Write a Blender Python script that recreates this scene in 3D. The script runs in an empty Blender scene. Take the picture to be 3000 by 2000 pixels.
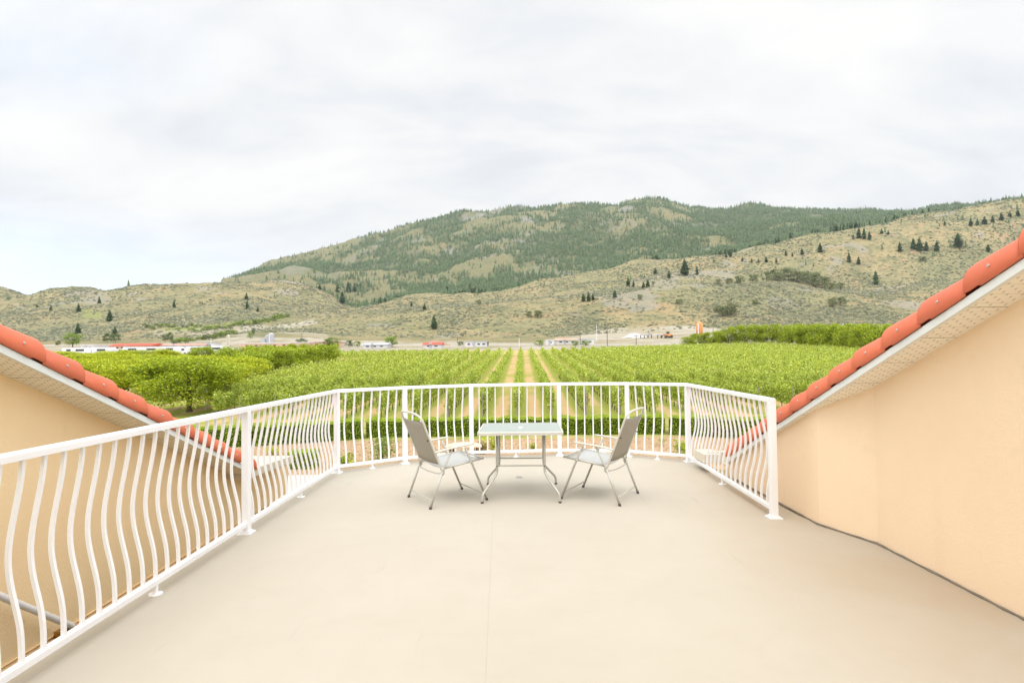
import bpy, math, random
import numpy as np
from mathutils import Vector, Matrix
S = bpy.context.scene
C = S.collection
R = math.radians
rnd = random.Random(11)
NR = np.random.RandomState(5)

# ------------------------------------------------------------------ camera
CAM_H, CAM_F, CAM_P, CAM_R = 1.48, 1670.0, R(-1.38), R(0.715)
cd = bpy.data.cameras.new('camera'); cam = bpy.data.objects.new('camera', cd); C.objects.link(cam)
cd.sensor_width = 36.0; cd.lens = 36.0 * CAM_F / 3000.0
cd.clip_start = 0.05; cd.clip_end = 12000
_up = Vector((0, math.sin(CAM_P), math.cos(CAM_P))); _fw = Vector((0, math.cos(CAM_P), -math.sin(CAM_P))); _rt = Vector((1, 0, 0))
_r2 = _rt * math.cos(CAM_R) - _up * math.sin(CAM_R); _u2 = _rt * math.sin(CAM_R) + _up * math.cos(CAM_R)
M = Matrix((( _r2.x, _u2.x, -_fw.x, 0), (_r2.y, _u2.y, -_fw.y, 0), (_r2.z, _u2.z, -_fw.z, CAM_H), (0, 0, 0, 1)))
cam.matrix_world = M
S.camera = cam

# ------------------------------------------------------------------ light
SUN_EL, SUN_AZ = R(64), R(186)      # azimuth clockwise from +Y (north)
W = bpy.data.worlds.new("World"); S.world = W; W.use_nodes = True
nt = W.node_tree; nt.nodes.clear()
def N(t, kind, **kw):
    n = t.nodes.new(kind)
    for k, v in kw.items(): setattr(n, k, v)
    return n
out = N(nt, 'ShaderNodeOutputWorld'); bg = N(nt, 'ShaderNodeBackground'); bg.inputs[1].default_value = 0.1
sky = N(nt, 'ShaderNodeTexSky', sky_type='NISHITA'); sky.sun_disc = False
sky.sun_elevation = SUN_EL; sky.sun_rotation = SUN_AZ; sky.altitude = 300; sky.dust_density = 2.0
tc = N(nt, 'ShaderNodeTexCoord'); sep = N(nt, 'ShaderNodeSeparateXYZ')
nt.links.new(tc.outputs['Generated'], sep.inputs[0])
def wm(op, a, b=None, c=None):
    n = N(nt, 'ShaderNodeMath', operation=op)
    for i, v in enumerate((a, b, c)):
        if v is None: continue
        if isinstance(v, (int, float)): n.inputs[i].default_value = v
        else: nt.links.new(v, n.inputs[i])
    return n.outputs[0]
zz = wm('MAXIMUM', sep.outputs[2], 0.0)
den = wm('ADD', zz, 0.38)
cx = wm('DIVIDE', sep.outputs[0], den); cy = wm('DIVIDE', sep.outputs[1], den)
comb = N(nt, 'ShaderNodeCombineXYZ'); nt.links.new(cx, comb.inputs[0]); nt.links.new(cy, comb.inputs[1])
mp = N(nt, 'ShaderNodeMapping'); mp.inputs['Rotation'].default_value = (0, 0, R(40)); mp.inputs['Scale'].default_value = (0.9, 1.9, 1)
nt.links.new(comb.outputs[0], mp.inputs[0])
n1 = N(nt, 'ShaderNodeTexNoise'); n1.inputs['Scale'].default_value = 2.1; n1.inputs['Detail'].default_value = 7; n1.inputs['Roughness'].default_value = 0.56; n1.inputs['Distortion'].default_value = 0.35
nt.links.new(mp.outputs[0], n1.inputs['Vector'])
n2 = N(nt, 'ShaderNodeTexNoise'); n2.inputs['Scale'].default_value = 0.55; n2.inputs['Detail'].default_value = 4; n2.inputs['Distortion'].default_value = 0.5
mp2 = N(nt, 'ShaderNodeMapping'); mp2.inputs['Location'].default_value = (3.1, 1.7, 4); nt.links.new(comb.outputs[0], mp2.inputs[0]); nt.links.new(mp2.outputs[0], n2.inputs['Vector'])
cr = N(nt, 'ShaderNodeValToRGB')
el = cr.color_ramp.elements
el[0].position = 0.36; el[0].color = (3.92, 4.00, 4.16, 1)
el[1].position = 0.62; el[1].color = (4.76, 4.71, 4.60, 1)
e = el.new(0.50); e.color = (4.42, 4.43, 4.43, 1)
nt.links.new(n1.outputs['Fac'], cr.inputs[0])
# thin places where the blue sky shows a little
cov = N(nt, 'ShaderNodeMapRange'); cov.inputs[1].default_value = 0.50; cov.inputs[2].default_value = 0.68; cov.inputs[3].default_value = 0.0; cov.inputs[4].default_value = 0.38
nt.links.new(n2.outputs['Fac'], cov.inputs[0])
lowb = N(nt, 'ShaderNodeMapRange'); lowb.inputs[1].default_value = -0.25; lowb.inputs[2].default_value = -0.75; lowb.inputs[3].default_value = 0.0; lowb.inputs[4].default_value = 0.8
nt.links.new(sep.outputs[0], lowb.inputs[0])
lowz = N(nt, 'ShaderNodeMapRange'); lowz.inputs[1].default_value = 0.05; lowz.inputs[2].default_value = 0.22; lowz.inputs[3].default_value = 1.0; lowz.inputs[4].default_value = 0.0
nt.links.new(zz, lowz.inputs[0])
clr = wm('MAXIMUM', cov.outputs[0], wm('MULTIPLY', lowb.outputs[0], lowz.outputs[0]))
blue = N(nt, 'ShaderNodeMix', data_type='RGBA'); blue.blend_type = 'MIX'
skyb = N(nt, 'ShaderNodeVectorMath', operation='SCALE'); nt.links.new(sky.outputs[0], skyb.inputs[0]); skyb.inputs['Scale'].default_value = 1.0
nt.links.new(clr, blue.inputs[0]); nt.links.new(cr.outputs[0], blue.inputs[6])
addb = N(nt, 'ShaderNodeVectorMath', operation='ADD'); nt.links.new(skyb.outputs[0], addb.inputs[0]); addb.inputs[1].default_value = (2.5, 3.0, 3.8)
nt.links.new(addb.outputs[0], blue.inputs[7])
# an overcast sky is brighter overhead than near the horizon
zen = N(nt, 'ShaderNodeMapRange', interpolation_type='SMOOTHSTEP'); zen.inputs[1].default_value = 0.5; zen.inputs[2].default_value = 0.95; zen.inputs[3].default_value = 1.0; zen.inputs[4].default_value = 1.15
nt.links.new(zz, zen.inputs[0])
# extra sky brightness out of view at both sides, added to light the walls
side_boost = N(nt, 'ShaderNodeMapRange', interpolation_type='SMOOTHSTEP'); side_boost.inputs[1].default_value = 0.58; side_boost.inputs[2].default_value = 0.15; side_boost.inputs[3].default_value = 1.0; side_boost.inputs[4].default_value = 2.1
nt.links.new(sep.outputs[1], side_boost.inputs[0]); back_fade = N(nt, 'ShaderNodeMapRange', interpolation_type='SMOOTHSTEP'); back_fade.inputs[1].default_value = -0.15; back_fade.inputs[2].default_value = -0.85; back_fade.inputs[3].default_value = 1.0; back_fade.inputs[4].default_value = 0.55
nt.links.new(sep.outputs[1], back_fade.inputs[0]); zb_ = wm('MULTIPLY', wm('MULTIPLY', zen.outputs[0], side_boost.outputs[0]), back_fade.outputs[0])
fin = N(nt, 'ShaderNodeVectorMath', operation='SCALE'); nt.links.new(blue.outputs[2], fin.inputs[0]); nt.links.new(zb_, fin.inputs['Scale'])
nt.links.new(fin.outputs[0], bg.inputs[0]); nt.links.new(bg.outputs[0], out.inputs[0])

sd = bpy.data.lights.new('sun', 'SUN'); sd.energy = 0.95; sd.angle = R(60); sd.color = (1.0, 0.965, 0.90)
sun = bpy.data.objects.new('sun', sd); C.objects.link(sun)
_d = Vector((math.sin(SUN_AZ) * math.cos(SUN_EL), math.cos(SUN_AZ) * math.cos(SUN_EL), math.sin(SUN_EL)))
sun.rotation_euler = _d.to_track_quat('Z', 'Y').to_euler(); sun.location = (0, -5, 30)
S.view_settings.view_transform = 'Standard'; S.view_settings.look = 'None'
S.view_settings.exposure = 1.10; S.view_settings.gamma = 1.0

# ------------------------------------------------------------------ materials
def mat(name, build):
    m = bpy.data.materials.new(name); m.use_nodes = True
    t = m.node_tree; t.nodes.clear(); o = N(t, 'ShaderNodeOutputMaterial')
    build(t, o); return m
def L(t, a, b): t.links.new(a, b)
def val(t, sock, v):
    if isinstance(v, (int, float)): sock.default_value = v
    elif isinstance(v, (tuple, list)): sock.default_value = tuple(v) if len(v) == len(sock.default_value) else tuple(v) + (1,)
    else: t.links.new(v, sock)
def mix(t, f, a, b, mode='MIX'):
    n = N(t, 'ShaderNodeMix', data_type='RGBA'); n.blend_type = mode
    val(t, n.inputs[0], f); val(t, n.inputs[6], a); val(t, n.inputs[7], b); return n.outputs[2]
def noise(t, scale, detail=4, rough=0.55, vec=None, dist=0.0, stretch=None):
    if vec is None: vec = N(t, 'ShaderNodeTexCoord').outputs['Object']
    if stretch:
        m = N(t, 'ShaderNodeMapping'); m.inputs['Scale'].default_value = stretch; L(t, vec, m.inputs[0]); vec = m.outputs[0]
    n = N(t, 'ShaderNodeTexNoise'); n.inputs['Scale'].default_value = scale; n.inputs['Detail'].default_value = detail
    n.inputs['Roughness'].default_value = rough; n.inputs['Distortion'].default_value = dist
    L(t, vec, n.inputs['Vector']); return n.outputs['Fac']
def rng(t, x, a, b, c=0.0, d=1.0):
    n = N(t, 'ShaderNodeMapRange'); val(t, n.inputs[0], x)
    for i, v in enumerate((a, b, c, d)): n.inputs[i + 1].default_value = v
    return n.outputs[0]
def bsdf(t, o, col, rough=0.6, spec=0.3, bump=None, bstr=0.3, bdist=0.01, **kw):
    b = N(t, 'ShaderNodeBsdfPrincipled'); val(t, b.inputs['Base Color'], col); val(t, b.inputs['Roughness'], rough)
    b.inputs['Specular IOR Level'].default_value = spec
    for k, v in kw.items(): val(t, b.inputs[k], v)
    if bump is not None:
        bp = N(t, 'ShaderNodeBump'); bp.inputs['Strength'].default_value = bstr; bp.inputs['Distance'].default_value = bdist
        L(t, bump, bp.inputs['Height']); L(t, bp.outputs[0], b.inputs['Normal'])
    L(t, b.outputs[0], o.inputs[0]); return b
def worn(name, col, var=0.08, scale=3.0, rough=0.6, spec=0.3, bs=0.1, bscale=60, bd=0.004, dark=None, **kw):
    def f(t, o):
        c2 = dark or tuple(c * (1 - var * 2) for c in col)
        n = noise(t, scale, 5); fac = rng(t, n, 0.35, 0.7)
        fine = noise(t, scale * 14, 3); c = mix(t, fac, col, c2); c = mix(t, rng(t, fine, 0.3, 0.8, 0, 0.35), c, tuple(x * (1 - var) for x in col))
        bsdf(t, o, c, rough, spec, noise(t, bscale, 4), bs, bd, **kw)
    return mat(name, f)
def leafmat(name, cols, trans=0.35, nscale=0.6):
    def f(t, o):
        g = N(t, 'ShaderNodeNewGeometry'); cr = N(t, 'ShaderNodeValToRGB'); e = cr.color_ramp.elements
        e[0].color = cols[0] + (1,); e[0].position = 0.1; e[1].color = cols[-1] + (1,); e[1].position = 0.95
        for i, c in enumerate(cols[1:-1]):
            q = e.new(0.1 + 0.85 * (i + 1) / (len(cols) - 1)); q.color = c + (1,)
        L(t, g.outputs['Random Per Island'], cr.inputs[0])
        n = noise(t, nscale, 2, vec=g.outputs['Position'])
        c = mix(t, rng(t, n, 0.3, 0.7, 0.0, 0.35), cr.outputs[0], cols[0])
        d = N(t, 'ShaderNodeBsdfDiffuse'); L(t, c, d.inputs[0]); tr = N(t, 'ShaderNodeBsdfTranslucent')
        L(t, mix(t, 0.3, c, (0.55, 0.62, 0.05)), tr.inputs[0])
        gl = N(t, 'ShaderNodeBsdfGlossy'); gl.inputs['Roughness'].default_value = 0.45; gl.inputs[0].default_value = (1, 1, 1, 1)
        m1 = N(t, 'ShaderNodeMixShader'); m1.inputs[0].default_value = trans; L(t, d.outputs[0], m1.inputs[1]); L(t, tr.outputs[0], m1.inputs[2])
        m2 = N(t, 'ShaderNodeMixShader'); m2.inputs[0].default_value = 0.035; L(t, m1.outputs[0], m2.inputs[1]); L(t, gl.outputs[0], m2.inputs[2])
        L(t, m2.outputs[0], o.inputs[0])
    return mat(name, f)

M_white = worn('white_powdercoat', (0.80, 0.80, 0.80), 0.03, 2.0, 0.38, 0.45, 0.02, 200)
M_railw = worn('railing_white', (0.84, 0.84, 0.845), 0.035, 2.0, 0.35, 0.45, 0.02, 200)
M_fascia = worn('fascia_white', (0.76, 0.79, 0.76), 0.05, 2.5, 0.4, 0.4, 0.05, 40)
M_gutter = worn('gutter_cream', (0.68, 0.62, 0.50), 0.05, 2.5, 0.45, 0.4, 0.05, 40)
M_tile = None
def f_tile(t, o):
    g = N(t, 'ShaderNodeObjectInfo'); n = noise(t, 5, 5); n2_ = noise(t, 40, 3)
    c = mix(t, rng(t, n, 0.3, 0.75), (0.76, 0.190, 0.092), (0.68, 0.160, 0.076))
    c = mix(t, rng(t, n2_, 0.45, 0.8, 0, 0.3), c, (0.76, 0.23, 0.12))
    c = mix(t, rng(t, g.outputs['Random'], 0, 1, 0, 0.5), c, (0.58, 0.145, 0.08)); c = mix(t, rng(t, noise(t, 9, 5, 0.7), 0.60, 0.74, 0, 0.35), c, (0.50, 0.20, 0.12))
    bsdf(t, o, c, 0.48, 0.45, n2_, 0.12, 0.002)
M_tile = mat('terracotta_tile', f_tile)
def f_stucco(base, dark):
    def f(t, o):
        n = noise(t, 0.9, 4); s = noise(t, 2.2, 5, vec=None, stretch=(1, 1, 0.12)); fine = noise(t, 140, 4)
        c = mix(t, rng(t, n, 0.35, 0.7), base, dark); c = mix(t, rng(t, s, 0.5, 0.85, 0, 0.3), c, tuple(x * 0.86 for x in dark))
        c = mix(t, rng(t, noise(t, 6, 4), 0.62, 0.8, 0, 0.25), c, tuple(x * 0.8 for x in base))
        h = N(t, 'ShaderNodeMath', operation='ADD'); L(t, fine, h.inputs[0]); L(t, noise(t, 45, 5, 0.7), h.inputs[1]); bsdf(t, o, c, 0.88, 0.15, h.outputs[0], 0.55, 0.006)
    return f
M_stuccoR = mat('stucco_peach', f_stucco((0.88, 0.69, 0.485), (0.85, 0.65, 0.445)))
M_stuccoL = mat('stucco_peach_shade_lifted', f_stucco((0.92, 0.71, 0.43), (0.90, 0.675, 0.395)))  # same stucco, colour lifted to make up for weak light on the left wall
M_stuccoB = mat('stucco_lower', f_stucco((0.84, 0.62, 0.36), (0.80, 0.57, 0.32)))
def f_soffit(t, o):
    # vented aluminium soffit: rows of small punched holes between the panel seams
    co = N(t, 'ShaderNodeTexCoord').outputs['UV']; sp = N(t, 'ShaderNodeSeparateXYZ'); L(t, co, sp.inputs[0])
    def m(op, a, b=None):
        n = N(t, 'ShaderNodeMath', operation=op); val(t, n.inputs[0], a)
        if b is not None: val(t, n.inputs[1], b)
        return n.outputs[0]
    v = sp.outputs[1]; u = sp.outputs[0]
    fu = m('ABSOLUTE', m('SUBTRACT', m('FRACT', m('MULTIPLY', u, 24)), 0.5))
    fv = m('ABSOLUTE', m('SUBTRACT', m('FRACT', m('ADD', m('MULTIPLY', v, 17), m('MULTIPLY', m('FLOOR', m('MULTIPLY', u, 24)), 0.5))), 0.5))
    hole = m('MULTIPLY', m('LESS_THAN', fu, 0.13), m('LESS_THAN', fv, 0.17))
    seam = m('LESS_THAN', m('ABSOLUTE', m('SUBTRACT', m('FRACT', m('MULTIPLY', v, 2.45)), 0.5)), 0.009)
    rib = m('LESS_THAN', m('ABSOLUTE', m('SUBTRACT', m('FRACT', m('MULTIPLY', v, 9.8)), 0.5)), 0.03)
    c = mix(t, m('MAXIMUM', m('MULTIPLY', hole, 0.5), m('MAXIMUM', m('MULTIPLY', seam, 0.75), m('MULTIPLY', rib, 0.25))), (0.90, 0.845, 0.72), (0.10, 0.07, 0.05))
    bsdf(t, o, c, 0.5, 0.35)
M_soffit = mat('soffit_cream', f_soffit)
def f_deck(t, o):
    n = noise(t, 0.6, 5, 0.6); n3 = noise(t, 3.5, 6, 0.65); fine = noise(t, 220, 3); sc = noise(t, 1.4, 4, 0.6, stretch=(1, 5, 1))
    c = mix(t, rng(t, n, 0.3, 0.72), (0.475, 0.432, 0.357), (0.440, 0.395, 0.318))
    c = mix(t, rng(t, n3, 0.5, 0.85, 0, 0.32), c, (0.40, 0.35, 0.275)); c = mix(t, rng(t, sc, 0.6, 0.8, 0, 0.22), c, (0.50, 0.465, 0.395))
    sp = N(t, 'ShaderNodeTexVoronoi', feature='F1'); sp.inputs['Scale'].default_value = 2.1
    L(t, N(t, 'ShaderNodeTexCoord').outputs['Object'], sp.inputs['Vector'])
    c = mix(t, rng(t, sp.outputs['Distance'], 0.012, 0.02, 0.45, 0.0), c, (0.28, 0.23, 0.18))
    rg = noise(t, 0.75, 3, 0.5, dist=0.8); ring = N(t, 'ShaderNodeMath', operation='SUBTRACT'); L(t, rg, ring.inputs[0]); ring.inputs[1].default_value = 0.52
    ra = N(t, 'ShaderNodeMath', operation='ABSOLUTE'); L(t, ring.outputs[0], ra.inputs[0]); c = mix(t, rng(t, ra.outputs[0], 0.0, 0.02, 0.05, 0.0), c, (0.34, 0.30, 0.24))
    scf = noise(t, 9, 3, 0.5, stretch=(1, 0.12, 1), dist=0.3); c = mix(t, rng(t, scf, 0.70, 0.76, 0, 0.25), c, (0.33, 0.30, 0.25))
    # rusty run-off stain along the foot of the right wall
    g = N(t, 'ShaderNodeSeparateXYZ'); L(t, N(t, 'ShaderNodeTexCoord').outputs['Object'], g.inputs[0])
    st = N(t, 'ShaderNodeMath', operation='MULTIPLY'); L(t, rng(t, g.outputs[0], 1.3, 2.7, 0, 1), st.inputs[0]); L(t, rng(t, noise(t, 0.8, 5, 0.6, dist=0.5), 0.35, 0.65, 0.1, 0.75), st.inputs[1])
    c = mix(t, st.outputs[0], c, (0.43, 0.325, 0.22))
    ed = N(t, 'ShaderNodeMath', operation='MULTIPLY'); L(t, rng(t, g.outputs[0], -1.7, -2.35, 0, 0.75), ed.inputs[0]); L(t, rng(t, noise(t, 1.6, 4), 0.3, 0.7, 0.3, 1), ed.inputs[1])
    c = mix(t, ed.outputs[0], c, (0.36, 0.33, 0.26))
    bsdf(t, o, c, 0.62, 0.3, fine, 0.12, 0.002)
M_deck = mat('deck_membrane', f_deck)
M_flash = worn('deck_edge_flashing', (0.72, 0.56, 0.40), 0.06, 3, 0.5, 0.3, 0.05)
M_seam = worn('deck_seam', (0.50, 0.455, 0.375), 0.06, 3, 0.7, 0.2, 0.05)
M_frame = worn('champagne_steel', (0.50, 0.485, 0.43), 0.05, 3, 0.36, 0.5, 0.03, 150, Metallic=0.25)
M_arm = worn('beige_arm_plastic', (0.58, 0.56, 0.49), 0.05, 3, 0.4, 0.45, 0.03)
M_dark = worn('dark_rubber', (0.09, 0.085, 0.08), 0.1, 5, 0.6, 0.3, 0.05)
def f_sling(c1, c2, sc):
    def f(t, o):
        co = N(t, 'ShaderNodeTexCoord').outputs['Object']
        w = N(t, 'ShaderNodeTexWave'); w.inputs['Scale'].default_value = sc; L(t, co, w.inputs['Vector'])
        n = noise(t, 14, 4); c = mix(t, rng(t, w.outputs['Fac'], 0.2, 0.8, 0, 0.35), c1, c2); c = mix(t, rng(t, n, 0.4, 0.75, 0, 0.4), c, c2)
        bsdf(t, o, c, 0.7, 0.3, w.outputs['Fac'], 0.15, 0.001)
    return f
M_sling = mat('taupe_sling', f_sling((0.34, 0.315, 0.255), (0.285, 0.265, 0.215), 60))
M_seat = mat('pale_sling_seat', f_sling((0.46, 0.465, 0.45), (0.41, 0.415, 0.40), 60))
def f_glass(t, o):
    n = noise(t, 90, 3)
    b = N(t, 'ShaderNodeBsdfPrincipled'); b.inputs['Base Color'].default_value = (0.42, 0.475, 0.445, 1); b.inputs['Roughness'].default_value = 0.30
    b.inputs['Transmission Weight'].default_value = 0.12; b.inputs['IOR'].default_value = 1.45; b.inputs['Specular IOR Level'].default_value = 0.5
    bp = N(t, 'ShaderNodeBump'); bp.inputs['Strength'].default_value = 0.15; bp.inputs['Distance'].default_value = 0.001; L(t, n, bp.inputs['Height']); L(t, bp.outputs[0], b.inputs['Normal'])
    L(t, b.outputs[0], o.inputs[0])
M_glass = mat('frosted_table_glass', f_glass)
M_brass = worn('brass_bracket', (0.45, 0.26, 0.06), 0.2, 20, 0.35, 0.5, 0.1, Metallic=0.7)
M_nail = worn('galvanised_nail', (0.62, 0.58, 0.54), 0.1, 20, 0.4, 0.5, 0.1, Metallic=0.5)

# leaves
M_vine = leafmat('vine_leaves', [(0.14, 0.21, 0.022), (0.40, 0.51, 0.05), (0.55, 0.655, 0.075), (0.66, 0.74, 0.12), (0.76, 0.80, 0.24)], 0.38)
M_hedge = leafmat('hedge_leaves', [(0.22, 0.34, 0.014), (0.42, 0.56, 0.024), (0.60, 0.70, 0.036)], 0.38, 1.5)
M_orch = leafmat('orchard_leaves', [(0.18, 0.26, 0.012), (0.46, 0.54, 0.018), (0.66, 0.69, 0.022), (0.80, 0.77, 0.03)], 0.24, 0.5)
M_wind = leafmat('windbreak_leaves', [(0.15, 0.23, 0.012), (0.42, 0.51, 0.022), (0.62, 0.68, 0.03)], 0.24, 0.4)
M_conif = leafmat('conifer_needles', [(0.062, 0.105, 0.036), (0.10, 0.155, 0.052), (0.155, 0.215, 0.075)], 0.13, 0.1)
M_olive = leafmat('olive_leaves', [(0.14, 0.17, 0.075), (0.19, 0.22, 0.10), (0.24, 0.26, 0.13)], 0.2, 0.2)
M_bright = leafmat('bright_leaves', [(0.14, 0.24, 0.03), (0.22, 0.33, 0.04), (0.32, 0.42, 0.07)], 0.3, 0.3)
M_sage = leafmat('sage_leaves', [(0.10, 0.11, 0.06), (0.16, 0.17, 0.095), (0.22, 0.22, 0.125), (0.34, 0.31, 0.17)], 0.05, 0.05)
M_red = leafmat('bronze_leaves', [(0.16, 0.11, 0.03), (0.26, 0.15, 0.05), (0.30, 0.24, 0.05)], 0.3, 3)
M_bark = worn('bark', (0.17, 0.13, 0.09), 0.2, 8, 0.9, 0.1, 0.6, 30, 0.02)
M_vbark = worn('vine_bark', (0.13, 0.105, 0.08), 0.2, 12, 0.9, 0.1, 0.5, 40, 0.01)

# ground kinds
def f_terrain(t, o):
    g = N(t, 'ShaderNodeNewGeometry'); P = g.outputs['Position']
    a = N(t, 'ShaderNodeAttribute', attribute_name='kind'); sa = N(t, 'ShaderNodeSeparateColor'); L(t, a.outputs['Color'], sa.inputs[0])
    big = noise(t, 0.006, 6, 0.6, vec=P); mid = noise(t, 0.035, 6, 0.65, vec=P); sm = noise(t, 0.17, 6, 0.7, vec=P); fi = noise(t, 0.6, 4, 0.7, vec=P)
    c = mix(t, rng(t, big, 0.38, 0.62), (0.43, 0.335, 0.18), (0.30, 0.285, 0.155))
    c = mix(t, rng(t, mid, 0.45, 0.62), c, (0.24, 0.235, 0.125)); c = mix(t, rng(t, noise(t, 0.05, 5, 0.6, vec=P, dist=0.8), 0.56, 0.66, 0, 0.6), c, (0.46, 0.30, 0.17))
    c = mix(t, rng(t, noise(t, 0.02, 5, 0.6, vec=P, dist=1.0), 0.60, 0.70, 0, 0.8), c, (0.30, 0.245, 0.18))
    c = mix(t, rng(t, noise(t, 0.013, 5, 0.6, vec=P, dist=0.6), 0.62, 0.70, 0, 0.4), c, (0.31, 0.33, 0.13))
    c = mix(t, rng(t, sm, 0.50, 0.62, 0, 0.88), c, (0.15, 0.155, 0.085)); c = mix(t, rng(t, sm, 0.34, 0.24, 0, 0.65), c, (0.52, 0.45, 0.30))
    c = mix(t, rng(t, fi, 0.55, 0.75, 0, 0.5), c, (0.15, 0.15, 0.09))
    rock = mix(t, rng(t, sm, 0.3, 0.7), (0.30, 0.28, 0.26), (0.42, 0.39, 0.34))
    c = mix(t, sa.outputs[2], c, rock)
    gr = mix(t, rng(t, sm, 0.35, 0.7), (0.56, 0.50, 0.41), (0.45, 0.41, 0.32))
    c = mix(t, a.outputs['Alpha'], c, mix(t, rng(t, mid, 0.4, 0.6), (0.065, 0.10, 0.042), (0.17, 0.175, 0.095)))
    gfac = N(t, 'ShaderNodeMath', operation='MULTIPLY'); L(t, sa.outputs[0], gfac.inputs[0]); L(t, rng(t, mid, 0.38, 0.56, 0.25, 1), gfac.inputs[1])
    c = mix(t, gfac.outputs[0], c, gr)
    c = mix(t, sa.outputs[1], c, mix(t, rng(t, sm, 0.35, 0.65), (0.26, 0.31, 0.075), (0.33, 0.33, 0.14)))
    h = N(t, 'ShaderNodeMath', operation='ADD'); L(t, sm, h.inputs[0]); L(t, fi, h.inputs[1])
    bsdf(t, o, c, 0.95, 0.05, h.outputs[0], 1.0, 1.6)
M_ter = mat('sage_hillside', f_terrain)
def f_mulch(t, o):
    co = N(t, 'ShaderNodeTexCoord').outputs['Object']
    v = N(t, 'ShaderNodeTexVoronoi'); v.inputs['Scale'].default_value = 11; L(t, co, v.inputs['Vector'])
    sp = N(t, 'ShaderNodeSeparateColor'); L(t, v.outputs['Color'], sp.inputs[0])
    c = mix(t, sp.outputs[0], (0.50, 0.31, 0.19), (0.38, 0.27, 0.15)); c = mix(t, rng(t, sp.outputs[1], 0.6, 1.0, 0, 0.85), c, (0.62, 0.46, 0.32))
    c = mix(t, rng(t, sp.outputs[2], 0.72, 0.9, 0, 0.8), c, (0.16, 0.12, 0.06)); c = mix(t, rng(t, noise(t, 0.7, 5), 0.5, 0.75, 0, 0.5), c, (0.34, 0.24, 0.13))
    bsdf(t, o, c, 0.95, 0.05, v.outputs['Distance'], 1.0, 0.04)
M_mulch = mat('bark_mulch', f_mulch)
ROW, AZR = 2.55, R(1.05)
def f_vground(t, o):
    co = N(t, 'ShaderNodeTexCoord').outputs['Object']
    m = N(t, 'ShaderNodeMapping'); m.inputs['Rotation'].default_value = (0, 0, AZR); L(t, co, m.inputs[0])
    s = N(t, 'ShaderNodeSeparateXYZ'); L(t, m.outputs[0], s.inputs[0])
    wob = noise(t, 0.35, 4); w1 = N(t, 'ShaderNodeMath', operation='MULTIPLY_ADD'); L(t, wob, w1.inputs[0]); w1.inputs[1].default_value = 0.7; L(t, s.outputs[0], w1.inputs[2])
    d = N(t, 'ShaderNodeMath', operation='SUBTRACT'); L(t, w1.outputs[0], d.inputs[0]); d.inputs[1].default_value = 0.35 + ROW_OFF
    f = N(t, 'ShaderNodeMath', operation='DIVIDE'); L(t, d.outputs[0], f.inputs[0]); f.inputs[1].default_value = ROW
    fr = N(t, 'ShaderNodeMath', operation='FRACT'); L(t, f.outputs[0], fr.inputs[0])
    ds = N(t, 'ShaderNodeMath', operation='SUBTRACT'); L(t, fr.outputs[0], ds.inputs[0]); ds.inputs[1].default_value = 0.5
    ab = N(t, 'ShaderNodeMath', operation='ABSOLUTE'); L(t, ds.outputs[0], ab.inputs[0])   # 0 mid-alley, .5 at the row
    n = noise(t, 2.2, 5, 0.7); n_ = noise(t, 9, 4, 0.7)
    green = mix(t, rng(t, n_, 0.3, 0.7), (0.27, 0.31, 0.045), (0.38, 0.38, 0.10)); tan = mix(t, rng(t, n_, 0.3, 0.7), (0.60, 0.40, 0.22), (0.50, 0.36, 0.18))
    q = N(t, 'ShaderNodeMath', operation='MULTIPLY_ADD'); L(t, n, q.inputs[0]); q.inputs[1].default_value = 0.22; L(t, ab.outputs[0], q.inputs[2])
    c = mix(t, rng(t, q.outputs[0], 0.26, 0.38), tan, green); c = mix(t, rng(t, noise(t, 0.12, 4), 0.5, 0.62, 0, 0.75), c, green)
    bsdf(t, o, c, 0.95, 0.05, n_, 0.6, 0.05)
ROW_OFF = -0.45
M_vground = mat('vineyard_alley', f_vground)
def f_grass(t, o):
    n = noise(t, 0.5, 5); n_ = noise(t, 8, 4, 0.7)
    c = mix(t, rng(t, n, 0.35, 0.65), (0.25, 0.28, 0.05), (0.46, 0.36, 0.18)); c = mix(t, rng(t, n_, 0.4, 0.7, 0, 0.6), c, (0.34, 0.34, 0.10))
    bsdf(t, o, c, 0.95, 0.05, n_, 0.6, 0.05)
M_grass = mat('dry_grass', f_grass)
M_conc = worn('driveway_concrete', (0.60, 0.56, 0.52), 0.08, 0.7, 0.85, 0.15, 0.15, 30)

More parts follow.
